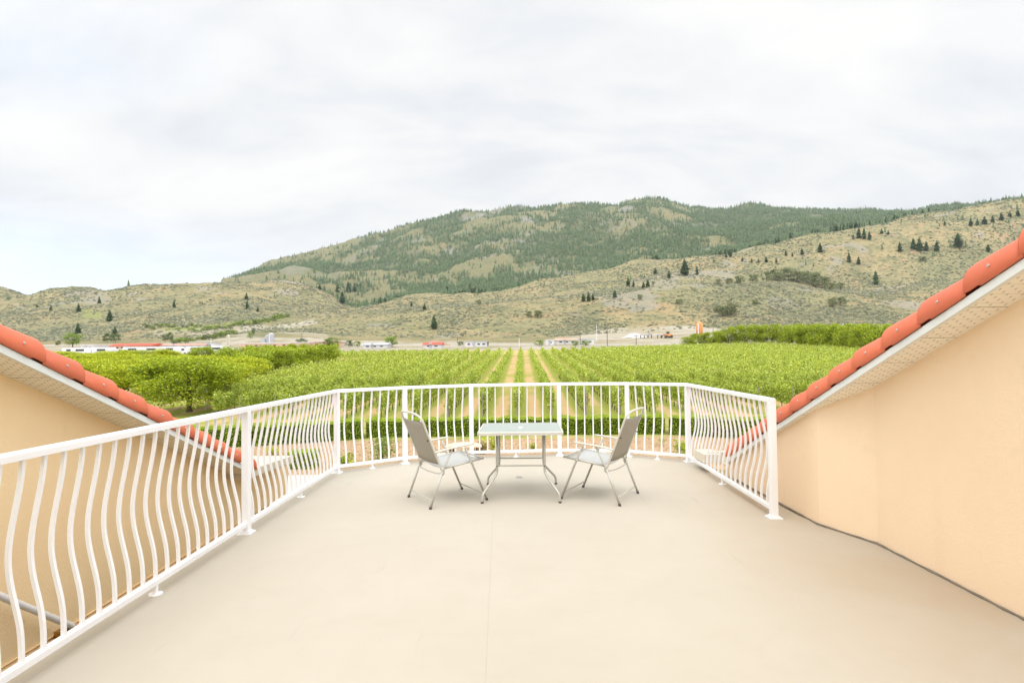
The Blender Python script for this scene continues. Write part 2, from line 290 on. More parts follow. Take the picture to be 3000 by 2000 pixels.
# ------------------------------------------------------------------ mesh helpers
class MB:
    def __init__(s): s.v = []; s.f = []
    def add(s, vs, fs):
        b = len(s.v); s.v += [tuple(p) for p in vs]; s.f += [tuple(i + b for i in q) for q in fs]; return s
    def box(s, c, d, rz=0.0, rx=0.0):
        m = Matrix.Rotation(rz, 3, 'Z') @ Matrix.Rotation(rx, 3, 'X'); c = Vector(c); x, y, z = d[0] / 2, d[1] / 2, d[2] / 2
        vs = [c + m @ Vector((i * x, j * y, k * z)) for i in (-1, 1) for j in (-1, 1) for k in (-1, 1)]
        return s.add(vs, [(0, 1, 3, 2), (4, 6, 7, 5), (0, 4, 5, 1), (2, 3, 7, 6), (0, 2, 6, 4), (1, 5, 7, 3)])
    def tube(s, pts, r, n=8, cap=True, up=None, flat=1.0, phase=None):
        pts = [Vector(p) for p in pts]; rs = r if isinstance(r, (list, tuple)) else [r] * len(pts)
        prev = None; rings = []
        for i, p in enumerate(pts):
            a = pts[max(i - 1, 0)]; b = pts[min(i + 1, len(pts) - 1)]; d = (b - a).normalized()
            if prev is None:
                ref = Vector(up) if up else (Vector((0, 0, 1)) if abs(d.z) < 0.9 else Vector((1, 0, 0)))
            else: ref = prev
            u = (ref - d * ref.dot(d)).normalized(); w = d.cross(u); prev = u
            ph = phase if phase is not None else (math.pi / n if n == 4 else 0)
            rings.append([p + (u * math.cos(ph + 2 * math.pi * k / n) + w * math.sin(ph + 2 * math.pi * k / n) * flat) * rs[i] for k in range(n)])
        vs = [q for rg in rings for q in rg]; fs = []
        for i in range(len(pts) - 1):
            for k in range(n): fs.append((i * n + k, i * n + (k + 1) % n, (i + 1) * n + (k + 1) % n, (i + 1) * n + k))
        if cap: fs += [tuple(range(n))[::-1], tuple((len(pts) - 1) * n + k for k in range(n))]
        return s.add(vs, fs)
    def prism(s, poly, z0, z1):
        n = len(poly); vs = [(x, y, z0) for x, y in poly] + [(x, y, z1) for x, y in poly]
        return s.add(vs, [tuple(range(n))[::-1], tuple(range(n, 2 * n))] + [(i, (i + 1) % n, n + (i + 1) % n, n + i) for i in range(n)])
    def mesh(s, name):
        m = bpy.data.meshes.new(name); m.from_pydata(s.v, [], s.f); m.update(); return m
def obj(name, me, m=None, parent=None, smooth=False, bevel=0.0):
    if isinstance(me, MB): me = me.mesh(name)
    o = bpy.data.objects.new(name, me); C.objects.link(o)
    if m is not None and len(me.materials) == 0: me.materials.append(m)
    if parent: o.parent = parent
    if smooth: me.polygons.foreach_set('use_smooth', [True] * len(me.polygons))
    if bevel:
        b = o.modifiers.new('bevel', 'BEVEL'); b.width = bevel; b.segments = 2; b.limit_method = 'ANGLE'; b.angle_limit = R(40)
    return o
def tag(o, label, cat, group=None, kind=None):
    o['label'] = label; o['category'] = cat
    if group: o['group'] = group
    if kind: o['kind'] = kind
    return o
def thing(name, label, cat, loc=(0, 0, 0), rz=0.0, group=None):
    o = bpy.data.objects.new(name, None); C.objects.link(o); o.location = loc; o.rotation_euler = (0, 0, rz); o.empty_display_size = 0.2
    return tag(o, label, cat, group)
def struct(o): o['kind'] = 'structure'; return o
def copy_tree(o, parent=None):
    c = o.copy(); C.objects.link(c)
    if parent: c.parent = parent
    for ch in [x for x in C.objects if x.parent == o]: copy_tree(ch, c)
    return c
def npmesh(name, V, F):
    V = np.asarray(V, np.float32); F = np.asarray(F, np.int32); k = F.shape[1]
    m = bpy.data.meshes.new(name); m.vertices.add(len(V)); m.vertices.foreach_set('co', V.ravel())
    m.loops.add(F.size); m.loops.foreach_set('vertex_index', F.ravel()); m.polygons.add(len(F))
    m.polygons.foreach_set('loop_start', np.arange(0, F.size, k, dtype=np.int32)); m.polygons.foreach_set('loop_total', np.full(len(F), k, np.int32))
    m.update(calc_edges=True); m.validate(); return m
def leaves(Cn, size, rs, flat=0.35, aspect=0.62, up=0.5):
    """one small kite-shaped leaf at every point of Cn, as vertex and face arrays"""
    Cn = np.asarray(Cn, float); n = len(Cn); sz = np.asarray(size, float) * np.ones(n) * (0.7 + 0.6 * rs.rand(n))
    nn = rs.normal(size=(n, 3)); nn[:, 2] = np.abs(nn[:, 2]) + up; nn /= np.linalg.norm(nn, axis=1)[:, None]
    a = rs.normal(size=(n, 3)); a -= nn * (a * nn).sum(1)[:, None]; a /= np.linalg.norm(a, axis=1)[:, None]; b = np.cross(nn, a)
    h = sz[:, None]
    V = np.stack([Cn - a * h * .5, Cn + b * h * aspect * .5 + nn * h * .08, Cn + a * h * .5 - nn * h * .1, Cn - b * h * aspect * .5 + nn * h * .08], 1).reshape(-1, 3)
    F = np.arange(4 * n).reshape(n, 4); return V, F

# value noise on world coordinates
_G = np.random.RandomState(3).rand(256, 256)
def vnoise(x, y):
    x0 = np.floor(x); y0 = np.floor(y); fx = x - x0; fy = y - y0; fx = fx * fx * (3 - 2 * fx); fy = fy * fy * (3 - 2 * fy)
    i = x0.astype(int) % 256; j = y0.astype(int) % 256; i1 = (i + 1) % 256; j1 = (j + 1) % 256
    return (_G[i, j] * (1 - fx) + _G[i1, j] * fx) * (1 - fy) + (_G[i, j1] * (1 - fx) + _G[i1, j1] * fx) * fy - 0.5
def fbm(x, y, wl, oct=4, g=0.5):
    s = 0; a = 1.0
    for k in range(oct): s = s + a * vnoise(x / wl + 13.7 * k, y / wl + 7.3 * k); wl *= 0.5; a *= g
    return s * 1.6

# ------------------------------------------------------------------ terrain
D = 1.27551
def tb(s, scale=1.0):
    a = np.array(s, float); return a[:, 0] * scale, a[:, 1] * scale
L2x, L2y = tb([(0, 700), (440, 690), (500, 668), (515, 655), (560, 635), (620, 610), (640, 606), (720, 585), (800, 560), (870, 540), (940, 520), (1000, 500), (1080, 487), (1150, 482), (1250, 477), (1350, 471), (1420, 467), (1465, 462), (1490, 461), (1530, 464), (1600, 475), (1680, 483), (1720, 477), (1760, 474), (1800, 477), (1900, 485), (2000, 490), (2100, 489), (2200, 482), (2300, 474), (2352, 468), (2700, 470)], D)
L1x, L1y = tb([(0, 658), (60, 670), (120, 664), (160, 662), (200, 664), (240, 674), (330, 666), (420, 661), (500, 661), (600, 657), (650, 652), (700, 657), (760, 678), (800, 700), (870, 697), (950, 682), (1100, 677), (1200, 664), (1330, 642), (1400, 630), (1480, 608), (1600, 592), (1700, 580), (1760, 566), (1850, 548), (1900, 541), (2000, 514), (2100, 498), (2200, 490), (2300, 478), (2352, 470), (2700, 440)], D)
L0x, L0y = tb([(0, 950), (200, 948), (420, 944), (600, 938), (700, 934), (900, 946), (1000, 932), (1150, 915), (1290, 898), (1500, 882), (1800, 852), (1900, 838), (2030, 829), (2260, 829), (2360, 838), (2560, 856), (2700, 848), (3000, 820), (3500, 800)])
LMx, LMy = tb([(0, 915), (200, 905), (420, 895), (600, 885), (700, 882), (800, 890), (900, 915), (1000, 915), (1150, 900), (1290, 903), (1500, 890), (1800, 858), (1900, 848), (2030, 838), (2260, 836), (2360, 842), (2560, 845), (2700, 838), (3000, 805), (3500, 780)])
Ax, Ay = tb([(0, 1004), (300, 1000), (600, 990), (750, 975), (900, 975), (1000, 985), (1300, 992), (1600, 990), (1750, 980), (2000, 966), (2300, 958), (3000, 945), (3500, 940)])
def zplane(y): return np.where(y < 34, -3.5, -3.5 + 0.049 * (np.minimum(y, 165) - 34))
YK = np.log(np.array([165., 230, 330, 430, 620, 740, 1000, 1250, 1650, 2450, 3400]))
def zt(x, y):
    x = np.asarray(x, float); y = np.asarray(y, float); yy = np.maximum(y, 1.0)
    u = np.clip(1500 + CAM_F * x / yy, -500, 3500); hor = 1059 - 0.01253 * u
    def I(a, b): return hor - np.interp(u, a, b)
    l1, l2 = I(L1x, L1y), I(L2x, L2y); ll = np.clip((u - 650) / 150, 0, 1)
    K = [12.5 + 0 * u, 22 + 0 * u, 30 + 0.55 * (I(Ax, Ay) - 30), I(Ax, Ay), I(L0x, L0y), I(LMx, LMy), l1, l1 - 12 - 25 * (1 - ll),
         np.where(l2 > l1, l1 + 0.42 * (l2 - l1), l1 - 30), np.where(l2 > l1 - 25, l2, l1 - 40), np.minimum(l2, l1) - 120]
    K = np.stack([np.broadcast_to(k, u.shape) for k in K])
    ly = np.clip(np.log(np.maximum(yy, 165)), YK[0], YK[-1] - 1e-6); i = np.clip(np.searchsorted(YK, ly, side='right') - 1, 0, len(YK) - 2)
    t = (ly - YK[i]) / (YK[i + 1] - YK[i]); idx = np.indices(u.shape)
    def kk(j): j = np.clip(j, 0, len(YK) - 1); return np.take_along_axis(K.reshape(len(YK), -1), j.reshape(1, -1), 0).reshape(u.shape)
    p0, p1, p2, p3 = kk(i - 1), kk(i), kk(i + 1), kk(i + 2)
    def slope(a, b): return np.where(a * b > 0, 2 * a * b / np.where(np.abs(a + b) < 1e-9, 1, a + b), 0)
    m1 = slope(p1 - p0, p2 - p1); m2 = slope(p2 - p1, p3 - p2)
    e = (2 * t**3 - 3 * t**2 + 1) * p1 + (t**3 - 2 * t**2 + t) * m1 + (-2 * t**3 + 3 * t**2) * p2 + (t**3 - t**2) * m2
    far = CAM_H + e / CAM_F * yy
    amp = np.clip((yy - 380) / 700, 0, 1.7)
    far = far + amp * (16 * np.abs(fbm(x, y, 260, 3)) - 4 + 9 * fbm(x + 300, y, 130, 3) + 4.5 * fbm(x + 900, y, 60, 3) + 1.3 * fbm(x, y + 500, 20, 2))
    far = far + bump_px(x, y) / CAM_F * yy
    near = zplane(y); w = np.clip((yy - 165) / 60, 0, 1); w = w * w * (3 - 2 * w)
    return near * (1 - w) + far * w
BUMP = [(1130, 1450, 15, 85, 150), (1340, 1290, 13, 75, 100), (1560, 1480, 13, 105, 130), (985, 1290, 9, 60, 120), (860, 1500, 9, 50, 130), (1230, 1900, 12, 80, 180), (1790, 1900, 10, 90, 180), (1430, 2100, 10, 90, 150), (2450, 860, 12, 90, 60), (1650, 800, 9, 110, 50), (2100, 900, 9, 120, 60), (1200, 820, 8, 110, 60), (2700, 800, 9, 100, 60), (420, 850, 9, 100, 60), (150, 900, 8, 60, 60), (700, 860, 8, 80, 70)]
def bump_px(x, y):
    u = 1500 + CAM_F * x / np.maximum(y, 1); s = 0
    for bu, bY, a, su, sY in BUMP: s = s + a * np.exp(-((u - bu) / su) ** 2 - ((y - bY) / sY) ** 2)
    return s
def forest_density(x, y, du):
    nz = fbm(x, y, 260, 4); nz2 = fbm(x + 999, y, 70, 3) * 1.15; gap = np.clip((fbm(x + 50, y + 400, 95, 4) - .30) * 5, 0, 1)
    c = np.interp(du, [520, 560, 700, 800, 900, 1050, 1200, 1400, 2352], [.12, .26, .42, .62, .9, 1.25, 1.45, 1.5, 1.5]) * np.interp(y, [1120, 1500, 2700], [.85, .9, 1.05])
    d = np.clip(c + nz * .95 + nz2 * .8, 0.04, 1)
    d = np.where((du > 860) & (du < 1500) & (y < 1600), np.clip(1.1 + nz * 1.1 + nz2 * 1.1, 0.03, 1), d)
    return np.where(y > 1120, np.clip((d - bump_px(x, y) * .04) * (1 - .78 * gap), 0.02, 1), 0)
# kinds of ground painted per place: gravel yards and tracks, green draws, rock
def hit(u, v):
    """walk out over the terrain along the line of sight through a photo position; where it meets the ground"""
    a2 = (u - 1500) / CAM_F; b2 = (1000 - v) / CAM_F
    a = a2 * math.cos(CAM_R) + b2 * math.sin(CAM_R); b = -a2 * math.sin(CAM_R) + b2 * math.cos(CAM_R)
    dy = math.cos(CAM_P) + b * math.sin(CAM_P); dz = -math.sin(CAM_P) + b * math.cos(CAM_P)
    Y = np.exp(np.linspace(math.log(170), math.log(3000), 900)); X = Y * a / dy; Z = CAM_H + Y * dz / dy
    T = zt(X, Y); k = np.where(T >= Z)[0]
    if len(k) == 0: k = [int(np.argmax(T - Z))]
    k = k[0]; return float(X[k]), float(Y[k]), float(T[k])
def upx(x, y, z):
    z = z - CAM_H; fw = y * math.cos(CAM_P) - z * math.sin(CAM_P); up = y * math.sin(CAM_P) + z * math.cos(CAM_P); a = x / fw; b = up / fw
    return 1500 + CAM_F * (a * math.cos(CAM_R) - b * math.sin(CAM_R)), 1000 - CAM_F * (a * math.sin(CAM_R) + b * math.cos(CAM_R))

sv = np.concatenate([np.linspace(-1.5, -1.02, 16)[:-1], np.linspace(-1.02, 1.02, 760), np.linspace(1.02, 1.5, 16)[1:]])
yv = np.concatenate([[36, 60, 90, 120, 150], np.exp(np.linspace(math.log(165), math.log(3400), 560))])
SG, YG = np.meshgrid(sv, yv); XG = SG * YG; ZG = zt(XG, YG)
# widen the near strip so the ground also passes beside and under the house
nv = len(sv); rows = len(yv)
V = np.stack([XG, YG, ZG], -1).reshape(-1, 3)
ii, jj = np.meshgrid(np.arange(rows - 1), np.arange(nv - 1), indexing='ij'); b0 = (ii * nv + jj).ravel()
F = np.stack([b0, b0 + 1, b0 + nv + 1, b0 + nv], 1)
base = len(V)
ex = np.array([[-400, -60, -3.5], [400, -60, -3.5], [400, 34, -3.5], [-400, 34, -3.5], [-400, 36.0, -3.402], [400, 36.0, -3.402]], float)
V = np.vstack([V, ex]); F = np.vstack([F, [[base, base + 1, base + 2, base + 3], [base + 3, base + 2, base + 5, base + 4]]])
V[:-6, 2] -= 0.0
me = npmesh('ground', V, F)
uG, vG = upx(XG, YG, ZG)
kind = np.zeros((rows * nv + 6, 4), np.float32)
wob = fbm(XG, YG, 40, 3) * 14
def band(u, v, pts, half, soft=3.0):
    xs = [p[0] for p in pts]; ys = [p[1] for p in pts]; c = np.interp(u, xs, ys); inside = (u > xs[0]) & (u < xs[-1])
    return np.clip((half - np.abs(v - c)) / soft + 0.5, 0, 1) * inside
gr = np.zeros_like(uG)
gr = np.maximum(gr, np.clip((YG - 160) / 10, 0, 1) * np.clip((vG + wob * .4 - (np.interp(uG, Ax, Ay) + np.where(uG < 1650, 9, 1))) / 4 + .5, 0, 1))
gr = np.maximum(gr, band(uG, vG + wob * .25, [(560, 968), (700, 965), (760, 962), (850, 966), (920, 975), (960, 985)], 9) * .8)
gr = np.maximum(gr, band(uG, vG + wob * .2, [(780, 965), (860, 955), (905, 945), (930, 940)], 8) * (YG < 700) * .9)
gr = np.maximum(gr, band(uG, vG + wob * .3, [(450, 975), (560, 972), (640, 975), (740, 980)], 8) * .6)
gr = np.maximum(gr, band(uG, vG + wob * .3, [(1700, 985), (1850, 972), (2000, 968), (2100, 975)], 14) * .9)
green = band(uG, vG + wob * .3, [(480, 968), (600, 957), (700, 945), (780, 935), (850, 920)], 9) * (YG < 760)
green = np.maximum(green, band(uG, vG + wob * .4, [(230, 912), (300, 925)], 12) * .6 * (YG < 900))
slp = np.clip((fbm(XG + 300, YG, 90, 4) - .28) * 6, 0, 1) * (YG > 1150) * np.clip((uG - 900) / 300, 0, 1)
slp = np.maximum(slp, np.clip((fbm(XG, YG + 77, 60, 4) - .45) * 6, 0, .45) * (YG > 420))
n_ = rows * nv
kind[:n_, 0] = gr.ravel(); kind[:n_, 1] = (green * (1 - gr)).ravel(); kind[:n_, 2] = (slp * (1 - gr)).ravel()
kind[:n_, 3] = np.clip(forest_density(XG, YG, uG / D) * 1.1, 0, .9).ravel(); kind[:n_, 3] = np.maximum(kind[:n_, 3], ((YG > 1120) * .42).ravel())
at_ = me.color_attributes.new('kind', 'FLOAT_COLOR', 'POINT'); at_.data.foreach_set('color', kind.ravel())
g_o = struct(obj('ground', me, M_ter, smooth=True))

def sheet(name, poly, m, dz, zf=lambda x, y: float(zplane(np.array(float(y))))):
    mb = MB(); mb.add([(x, y, zf(x, y) + dz) for x, y in poly], [tuple(range(len(poly)))]); return struct(obj(name, mb, m))
sheet('lawn', [(-70, 34), (75, 34), (75, 60), (-70, 60)], M_grass, 0.01)
vg = MB()
for a, b in ((41, 165),):
    vg.add([(-120, a, float(zplane(np.array(float(a)))) + .03), (90, a, float(zplane(np.array(float(a)))) + .03), (100, b, float(zplane(np.array(float(b)))) + .03), (-140, b, float(zplane(np.array(float(b)))) + .03)], [(0, 1, 2, 3)])
struct(obj('vineyard_ground', vg, M_vground))
sheet('mulch_bed', [(-26, 24.4), (30, 24.4), (30, 34), (-26, 34)], M_mulch, 0.012)
sheet('driveway', [(-40, 8), (-6.5, 8), (-5.5, 21), (-6.5, 24.4), (-40, 23.5)], M_conc, 0.02)
sheet('side_yard', [(-90, 34), (-18, 34), (-30, 62), (-90, 62)], M_grass, 0.02)

# ------------------------------------------------------------------ terrace floor
RAILP = [(-2.274, -0.06), (-2.274, 2.41), (-2.274, 4.875), (-2.262, 7.344), (-1.497, 7.916), (-0.605, 8.299), (0.68, 8.405), (1.652, 8.252), (2.383, 7.793), (2.322, 5.132)]
EDGE = [(-2.40, -3.0), (-2.40, 7.40), (-1.57, 8.03), (-0.63, 8.43), (0.69, 8.535), (1.70, 8.375), (2.50, 7.87), (2.545, 6.8), (2.572, 5.2), (2.62, 4.90), (2.80, 4.39), (2.86, 3.0), (2.86, -3.0)]
mb = MB(); mb.prism(EDGE, -0.30, 0.0)
struct(obj('terrace_floor', mb, M_deck))
# flashing strip along the outer edge, and welded membrane seams
fl = MB()
ring = EDGE[0:8]
for a, b in zip(ring[:-1], ring[1:]):
    a = Vector(a + (0,)); b = Vector(b + (0,)); d = (b - a); L_ = d.length; ang = math.atan2(d.y, d.x); n = Vector((d.y, -d.x, 0)).normalized(); n = -n
    fl.box((a + b) / 2 + n * 0.006 + Vector((0, 0, -0.145)), (L_ + 0.01, 0.012, 0.33), ang)
struct(obj('edge_flashing', fl, M_flash))
sm_ = MB(); sm_.box((0.09 - .23, 2.6, 0.0009), (0.0022, 10.8, 0.0018), R(1.2)); pass
struct(obj('membrane_seam', sm_, M_seam))
dr = MB(); dr.tube([(0.07, 6.95, 0.001), (0.07, 6.95, 0.006)], 0.045, 20)
for k in range(5): dr.box((0.07, 6.92 + k * 0.015, 0.007), (0.06, 0.004, 0.003))
dro = obj('floor_drain', dr, M_nail); tag(dro, 'small round metal drain in the beige terrace floor under the glass table', 'drain')

# ------------------------------------------------------------------ railing
rail = thing('railing', 'white metal railing with belly-curved balusters around the terrace edge', 'railing')
NB = [19, 19, 19, 7, 7, 10, 7, 6, 19]
cen = Vector((0, 4.5, 0))
def miter(i):
    P = [Vector(p + (0,)) for p in RAILP]
    return P[i]
def belly(z):
    # outward offset along the height of a baluster
    t = (z - 0.10) / 0.93
    pts = [(0, 0), (.14, .004), (.24, .03), (.34, .066), (.44, .090), (.52, .094), (.62, .080), (.74, .05), (.86, .02), (1, 0)]
    return 0.74 * float(np.interp(t, [p[0] for p in pts], [p[1] for p in pts]))
zs = [0.095 + 0.935 * k / 22 for k in range(23)]
offs = np.array([belly(z) for z in zs]); offs = np.convolve(np.pad(offs, 2, mode='edge'), [.1, .2, .4, .2, .1], 'valid')
bal_mesh = MB(); bal_mesh.tube([(0, float(o_), z) for o_, z in zip(offs, zs)], 0.0090 * math.sqrt(2), 4, up=(1, 0, 0)); bal_mesh = bal_mesh.mesh('baluster'); bal_mesh.materials.append(M_railw)
foot_mb = MB(); foot_mb.tube([(0, 0, 0.006), (0, 0, 0.062)], 0.015, 12); foot_mb.tube([(0, 0, 0), (0, 0, 0.006)], [0.042, 0.040], 20); foot_mesh = foot_mb.mesh('foot'); foot_mesh.materials.append(M_railw)
extra = MB()
for i, nb in enumerate(NB):
    a = Vector(RAILP[i] + (0,)); b = Vector(RAILP[i + 1] + (0,)); d = b - a; L_ = d.length; ang = math.atan2(d.y, d.x); u = d.normalized()
    out_ = Vector((-u.y, u.x, 0))            # walking the rail clockwise the outside is on the left
    tr = MB(); e0 = 0.026 if i else 0; e1 = 0.028
    # cap rail: slightly rounded top profile
    prof = [(-.026, 0), (-.026, .030), (-.020, .040), (0, .043), (.020, .040), (.026, .030), (.026, 0)]
    vs = []; a2 = a - u * (0.004 if i else 0); b2 = b + u * (0.004 if i < len(NB) - 1 else 0.032)
    for q in (a2, b2): vs += [q + out_ * x + Vector((0, 0, 1.028 + z)) for x, z in prof]
    n = len(prof); tr.add(vs, [tuple(range(n)), tuple(range(n, 2 * n))[::-1]] + [(k, n + k, n + (k + 1) % n, (k + 1) % n) for k in range(n)])
    obj('top_rail', tr, M_railw, rail)
    br = MB(); m_ = (a + b) / 2
    br.box(m_ + Vector((0, 0, 0.078)), (L_ - 0.05, 0.036, 0.032), ang); br.box(m_ + Vector((0, 0, 0.098)), (L_ - 0.052, 0.020, 0.010), ang)
    obj('bottom_rail', br, M_railw, rail)
    for k in range(nb):
        p = a + d * (k + 1) / (nb + 1)
        if i == 0:
            bb = MB(); bb.tube([(0, float(o_), z) for o_, z in zip(offs, zs)], 0.015, 4, up=(1, 0, 0))
            R_ = Matrix.Rotation(ang, 3, 'Z'); extra.add([R_ @ Vector(v) + p for v in bb.v], bb.f)
        else:
            o = obj('baluster', bal_mesh, None, rail); o.location = p; o.rotation_euler = (0, 0, ang)
    fts = [0.5]
    for q in fts:
        if i in (1, 2, 3, 5, 8, 7): 
            o = obj('foot', foot_mesh, None, rail); o.location = a + d * q
eo = obj('baluster_run', extra, M_railw, rail); eo['kind'] = 'stuff'
pm = MB(); pm.box((0, 0, 0.52), (0.060, 0.060, 1.02)); pm = pm.mesh('post'); pm.materials.append(M_railw)
bm_ = MB(); bm_.box((0, 0, 0.005), (0.115, 0.115, 0.010)); bm_.box((0, 0, 0.018), (0.078, 0.078, 0.016))
for sx in (-1, 1):
    for sy in (-1, 1): bm_.tube([(sx * .045, sy * .045, .010), (sx * .045, sy * .045, .016)], 0.006, 6)
bm_ = bm_.mesh('base_plate'); bm_.materials.append(M_railw)
for i, p in enumerate(RAILP):
    a = Vector(RAILP[max(i - 1, 0)]); b = Vector(RAILP[min(i + 1, len(RAILP) - 1)]); ang = math.atan2((b - a).y, (b - a).x)
    po = obj('post', pm, None, rail, bevel=0.004); po.location = (p[0], p[1], 0); po.rotation_euler = (0, 0, ang)
    obj('base_plate', bm_, None, po)

# ------------------------------------------------------------------ house wings with clay-tiled rake
SL = 0.4265
def wing(side, Xf, wallpts, zi, y0, yend, lips, label, smat, name='house_wing'):
    """side +1 right, -1 left; Xf plane of the fascia; zi fascia top at Y=0"""
    w = thing(name, label, 'building')
    zf = lambda y: zi - SL * y
    # wall following its jogs, from below the deck up to the soffit
    mb = MB(); n = len(wallpts); zb = -0.62 if side < 0 else -3.5
    over = 0.06
    vs = [(x, y, zb) for x, y in wallpts] + [(x, y, zf(y) - 0.050) for x, y in wallpts]
    thick = side * 0.25
    vs += [(x + thick, y, zb) for x, y in wallpts] + [(x + thick, y, zf(y) - 0.050) for x, y in wallpts]
    fs = []
    for k in range(n - 1): fs += [(k, k + 1, n + k + 1, n + k), (2 * n + k, 3 * n + k, 3 * n + k + 1, 2 * n + k + 1), (n + k, n + k + 1, 3 * n + k + 1, 3 * n + k), (k, 2 * n + k, 2 * n + k + 1, k + 1)]
    fs += [(0, n, 3 * n, 2 * n), (n - 1, 3 * n - 1, 4 * n - 1, 2 * n - 1)]
    mb.add(vs, fs); obj('wall', mb, smat, w)
    # soffit sheet from fascia to wall
    xs_ = max(abs(p[0]) for p in wallpts) + .06
    sy0, sy1 = y0, yend
    me = bpy.data.meshes.new('soffit'); X0, X1 = side * (abs(Xf) + 0.004), side * xs_
    q = [(X0, sy0, zf(sy0) - .052), (X1, sy0, zf(sy0) - .052), (X1, sy1, zf(sy1) - .052), (X0, sy1, zf(sy1) - .052)]
    me.from_pydata([*q, *[(a, b, c + .01) for a, b, c in q]], [], [(0, 1, 2, 3), (4, 7, 6, 5), (0, 4, 5, 1), (1, 5, 6, 2), (2, 6, 7, 3), (3, 7, 4, 0)])
    uv = me.uv_layers.new(name='UVMap')
    for l in me.loops:
        c = me.vertices[l.vertex_index].co; uv.data[l.index].uv = ((abs(c.x) - abs(Xf)), c.y * math.sqrt(1 + SL * SL))
    obj('soffit', me, M_soffit, w)
    # clips where the soffit meets the wall
    # fascia board with a folded drip
    th = math.atan(SL); Lf = (yend - y0) / math.cos(th); ym = (y0 + yend) / 2
    fb = MB(); fb.box((side * (abs(Xf) - 0.009), ym, zf(ym) - 0.026), (0.018, Lf, 0.052), 0, -th)
    fb.box((side * (abs(Xf) - 0.013), ym, zf(ym) - 0.052), (0.026, Lf, 0.006), 0, -th)
    obj('fascia', fb, M_fascia, w, bevel=0.003)
    # roof slab
    rs_ = MB(); rs_.box((side * (abs(Xf) + 2.0), ym, zf(ym) + 0.012), (3.96, Lf, 0.03), 0, -th); obj('roof_deck', rs_, M_bark, w)
    # field rows of barrel tiles behind the rake row
    fr = MB()
    for r in range(1, 12):
        cx_ = side * (abs(Xf) + 0.13 + r * 0.30)
        for ly in lips:
            tile_geo(fr, cx_, ly, zf, 0.095, side, low=True)
    obj('field_tiles', fr, M_tile, w, smooth=True)
    for ly in lips:
        t_ = MB(); tile_geo(t_, side * (abs(Xf) + 0.075), ly, zf, 0.112, side)
        to = obj('rake_tile', t_, M_tile, w, smooth=True)
        m_ = to.modifiers.new('solid', 'SOLIDIFY'); m_.thickness = 0.011; m_.offset = -1
        nb_ = MB(); yy = ly - 0.17; zz_ = zf(yy) + 0.075
        xx = side * (abs(Xf) + 0.075 - 0.1115)
        nb_.tube([(xx, yy, zz_), (xx - side * 0.006, yy, zz_)], [0.0085, 0.0075], 10, phase=0)
        obj('nail', nb_, M_nail, to)
    return w, zf
def tile_geo(mb, cx_, ly, zf, r, side, low=False):
    """one tapered barrel tile whose lower lip is at depth ly"""
    th = math.atan(SL); Lt = 0.40; n = 9; segs = [0, .3, .70, .74, .93, .975, 1.0]
    prof = []
    sk = 0.072 if not low else 0.03
    prof.append((-1, -sk)); prof.append((-1, 0))
    for k in range(1, n): a = math.pi - math.pi * k / n; prof.append((math.cos(a), math.sin(a)))
    prof += [(1, 0), (1, -sk)]
    vs = []; m = len(prof)
    for s in segs:
        y = ly - Lt * (1 - s) * math.cos(th); sc = 0.87 + 0.13 * min(s, .93) / .93
        lift = 0.010 + 0.026 * s + (0.016 if not low else 0)
        if s > .95: sc *= (1 - (s - .93) * .12)
        z0 = zf(y) + 0.03 + lift
        for px, pz in prof:
            zz_ = z0 + pz * r * sc * 0.95 if pz > 0 else (z0 if pz == 0 else (zf(y) + (0.002 if s < .72 else (0.014 if s < .95 else 0.019)) if not low else z0 + pz))
            vs.append((cx_ + px * r * (sc if pz > 0 else .97 + .03 * s), y, zz_))
    fs = []
    for i in range(len(segs) - 1):
        for k in range(m - 1):
            f = (i * m + k, i * m + k + 1, (i + 1) * m + k + 1, (i + 1) * m + k); fs.append(f)
    mb.add(vs, fs)
ripsR = [3.10 - .345 * 5 + .345 * k for k in range(0, 16)]
ripsR = [y * 1.024 for y in [1.72, 2.06, 2.41, 2.76, 3.10, 3.46, 3.81, 4.144, 4.467, 4.80, 5.105, 5.427, 5.75, 6.07, 6.39, 6.66]]
wr, zr = wing(1, 2.56, [(2.785, -3.0), (2.785, 4.40), (2.605, 4.905), (2.585, 6.9)], 3.129, 0.6, 6.86, ripsR,
     'peach stucco wing on the right with clay rake tiles rising beside the open terrace', M_stuccoR)
ripsL = [2.41, 2.78, 3.145, 3.51, 3.865, 4.224, 4.587, 4.949, 5.328, 5.69, 6.04, 6.38, 6.72, 7.06]
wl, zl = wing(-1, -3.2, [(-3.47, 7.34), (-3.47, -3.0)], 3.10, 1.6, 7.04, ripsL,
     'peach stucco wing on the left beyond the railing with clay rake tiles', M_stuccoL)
# left: the recessed lower wall, ledge trim, eave box return and the gable front under it, its colour darkened for eave shade
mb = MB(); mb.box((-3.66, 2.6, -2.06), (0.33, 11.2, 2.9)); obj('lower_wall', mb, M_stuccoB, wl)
mb = MB(); mb.box((-3.463, 2.15, -0.600), (0.03, 10.3, 0.012)); mb.box((-3.466, 2.15, -0.575), (0.022, 10.3, 0.005)); obj('ledge_trim', mb, M_stuccoB, wl)
mb = MB(); mb.box((-3.60, 7.6, 0.045), (0.80, 1.30, 0.115), 0, R(-2.6)); mb.box((-3.185, 7.6, 0.06), (0.03, 1.32, 0.10), 0, R(-2.6)); mb.box((-3.60, 8.27, 0.015), (0.83, 0.03, 0.11)); obj('eave_return', mb, M_gutter, wl, bevel=0.004)
mb = MB(); mb.box((-3.82, 8.02, -0.28), (0.80, 1.34, 0.56)); obj('gable_front', mb, M_stuccoB, wl)
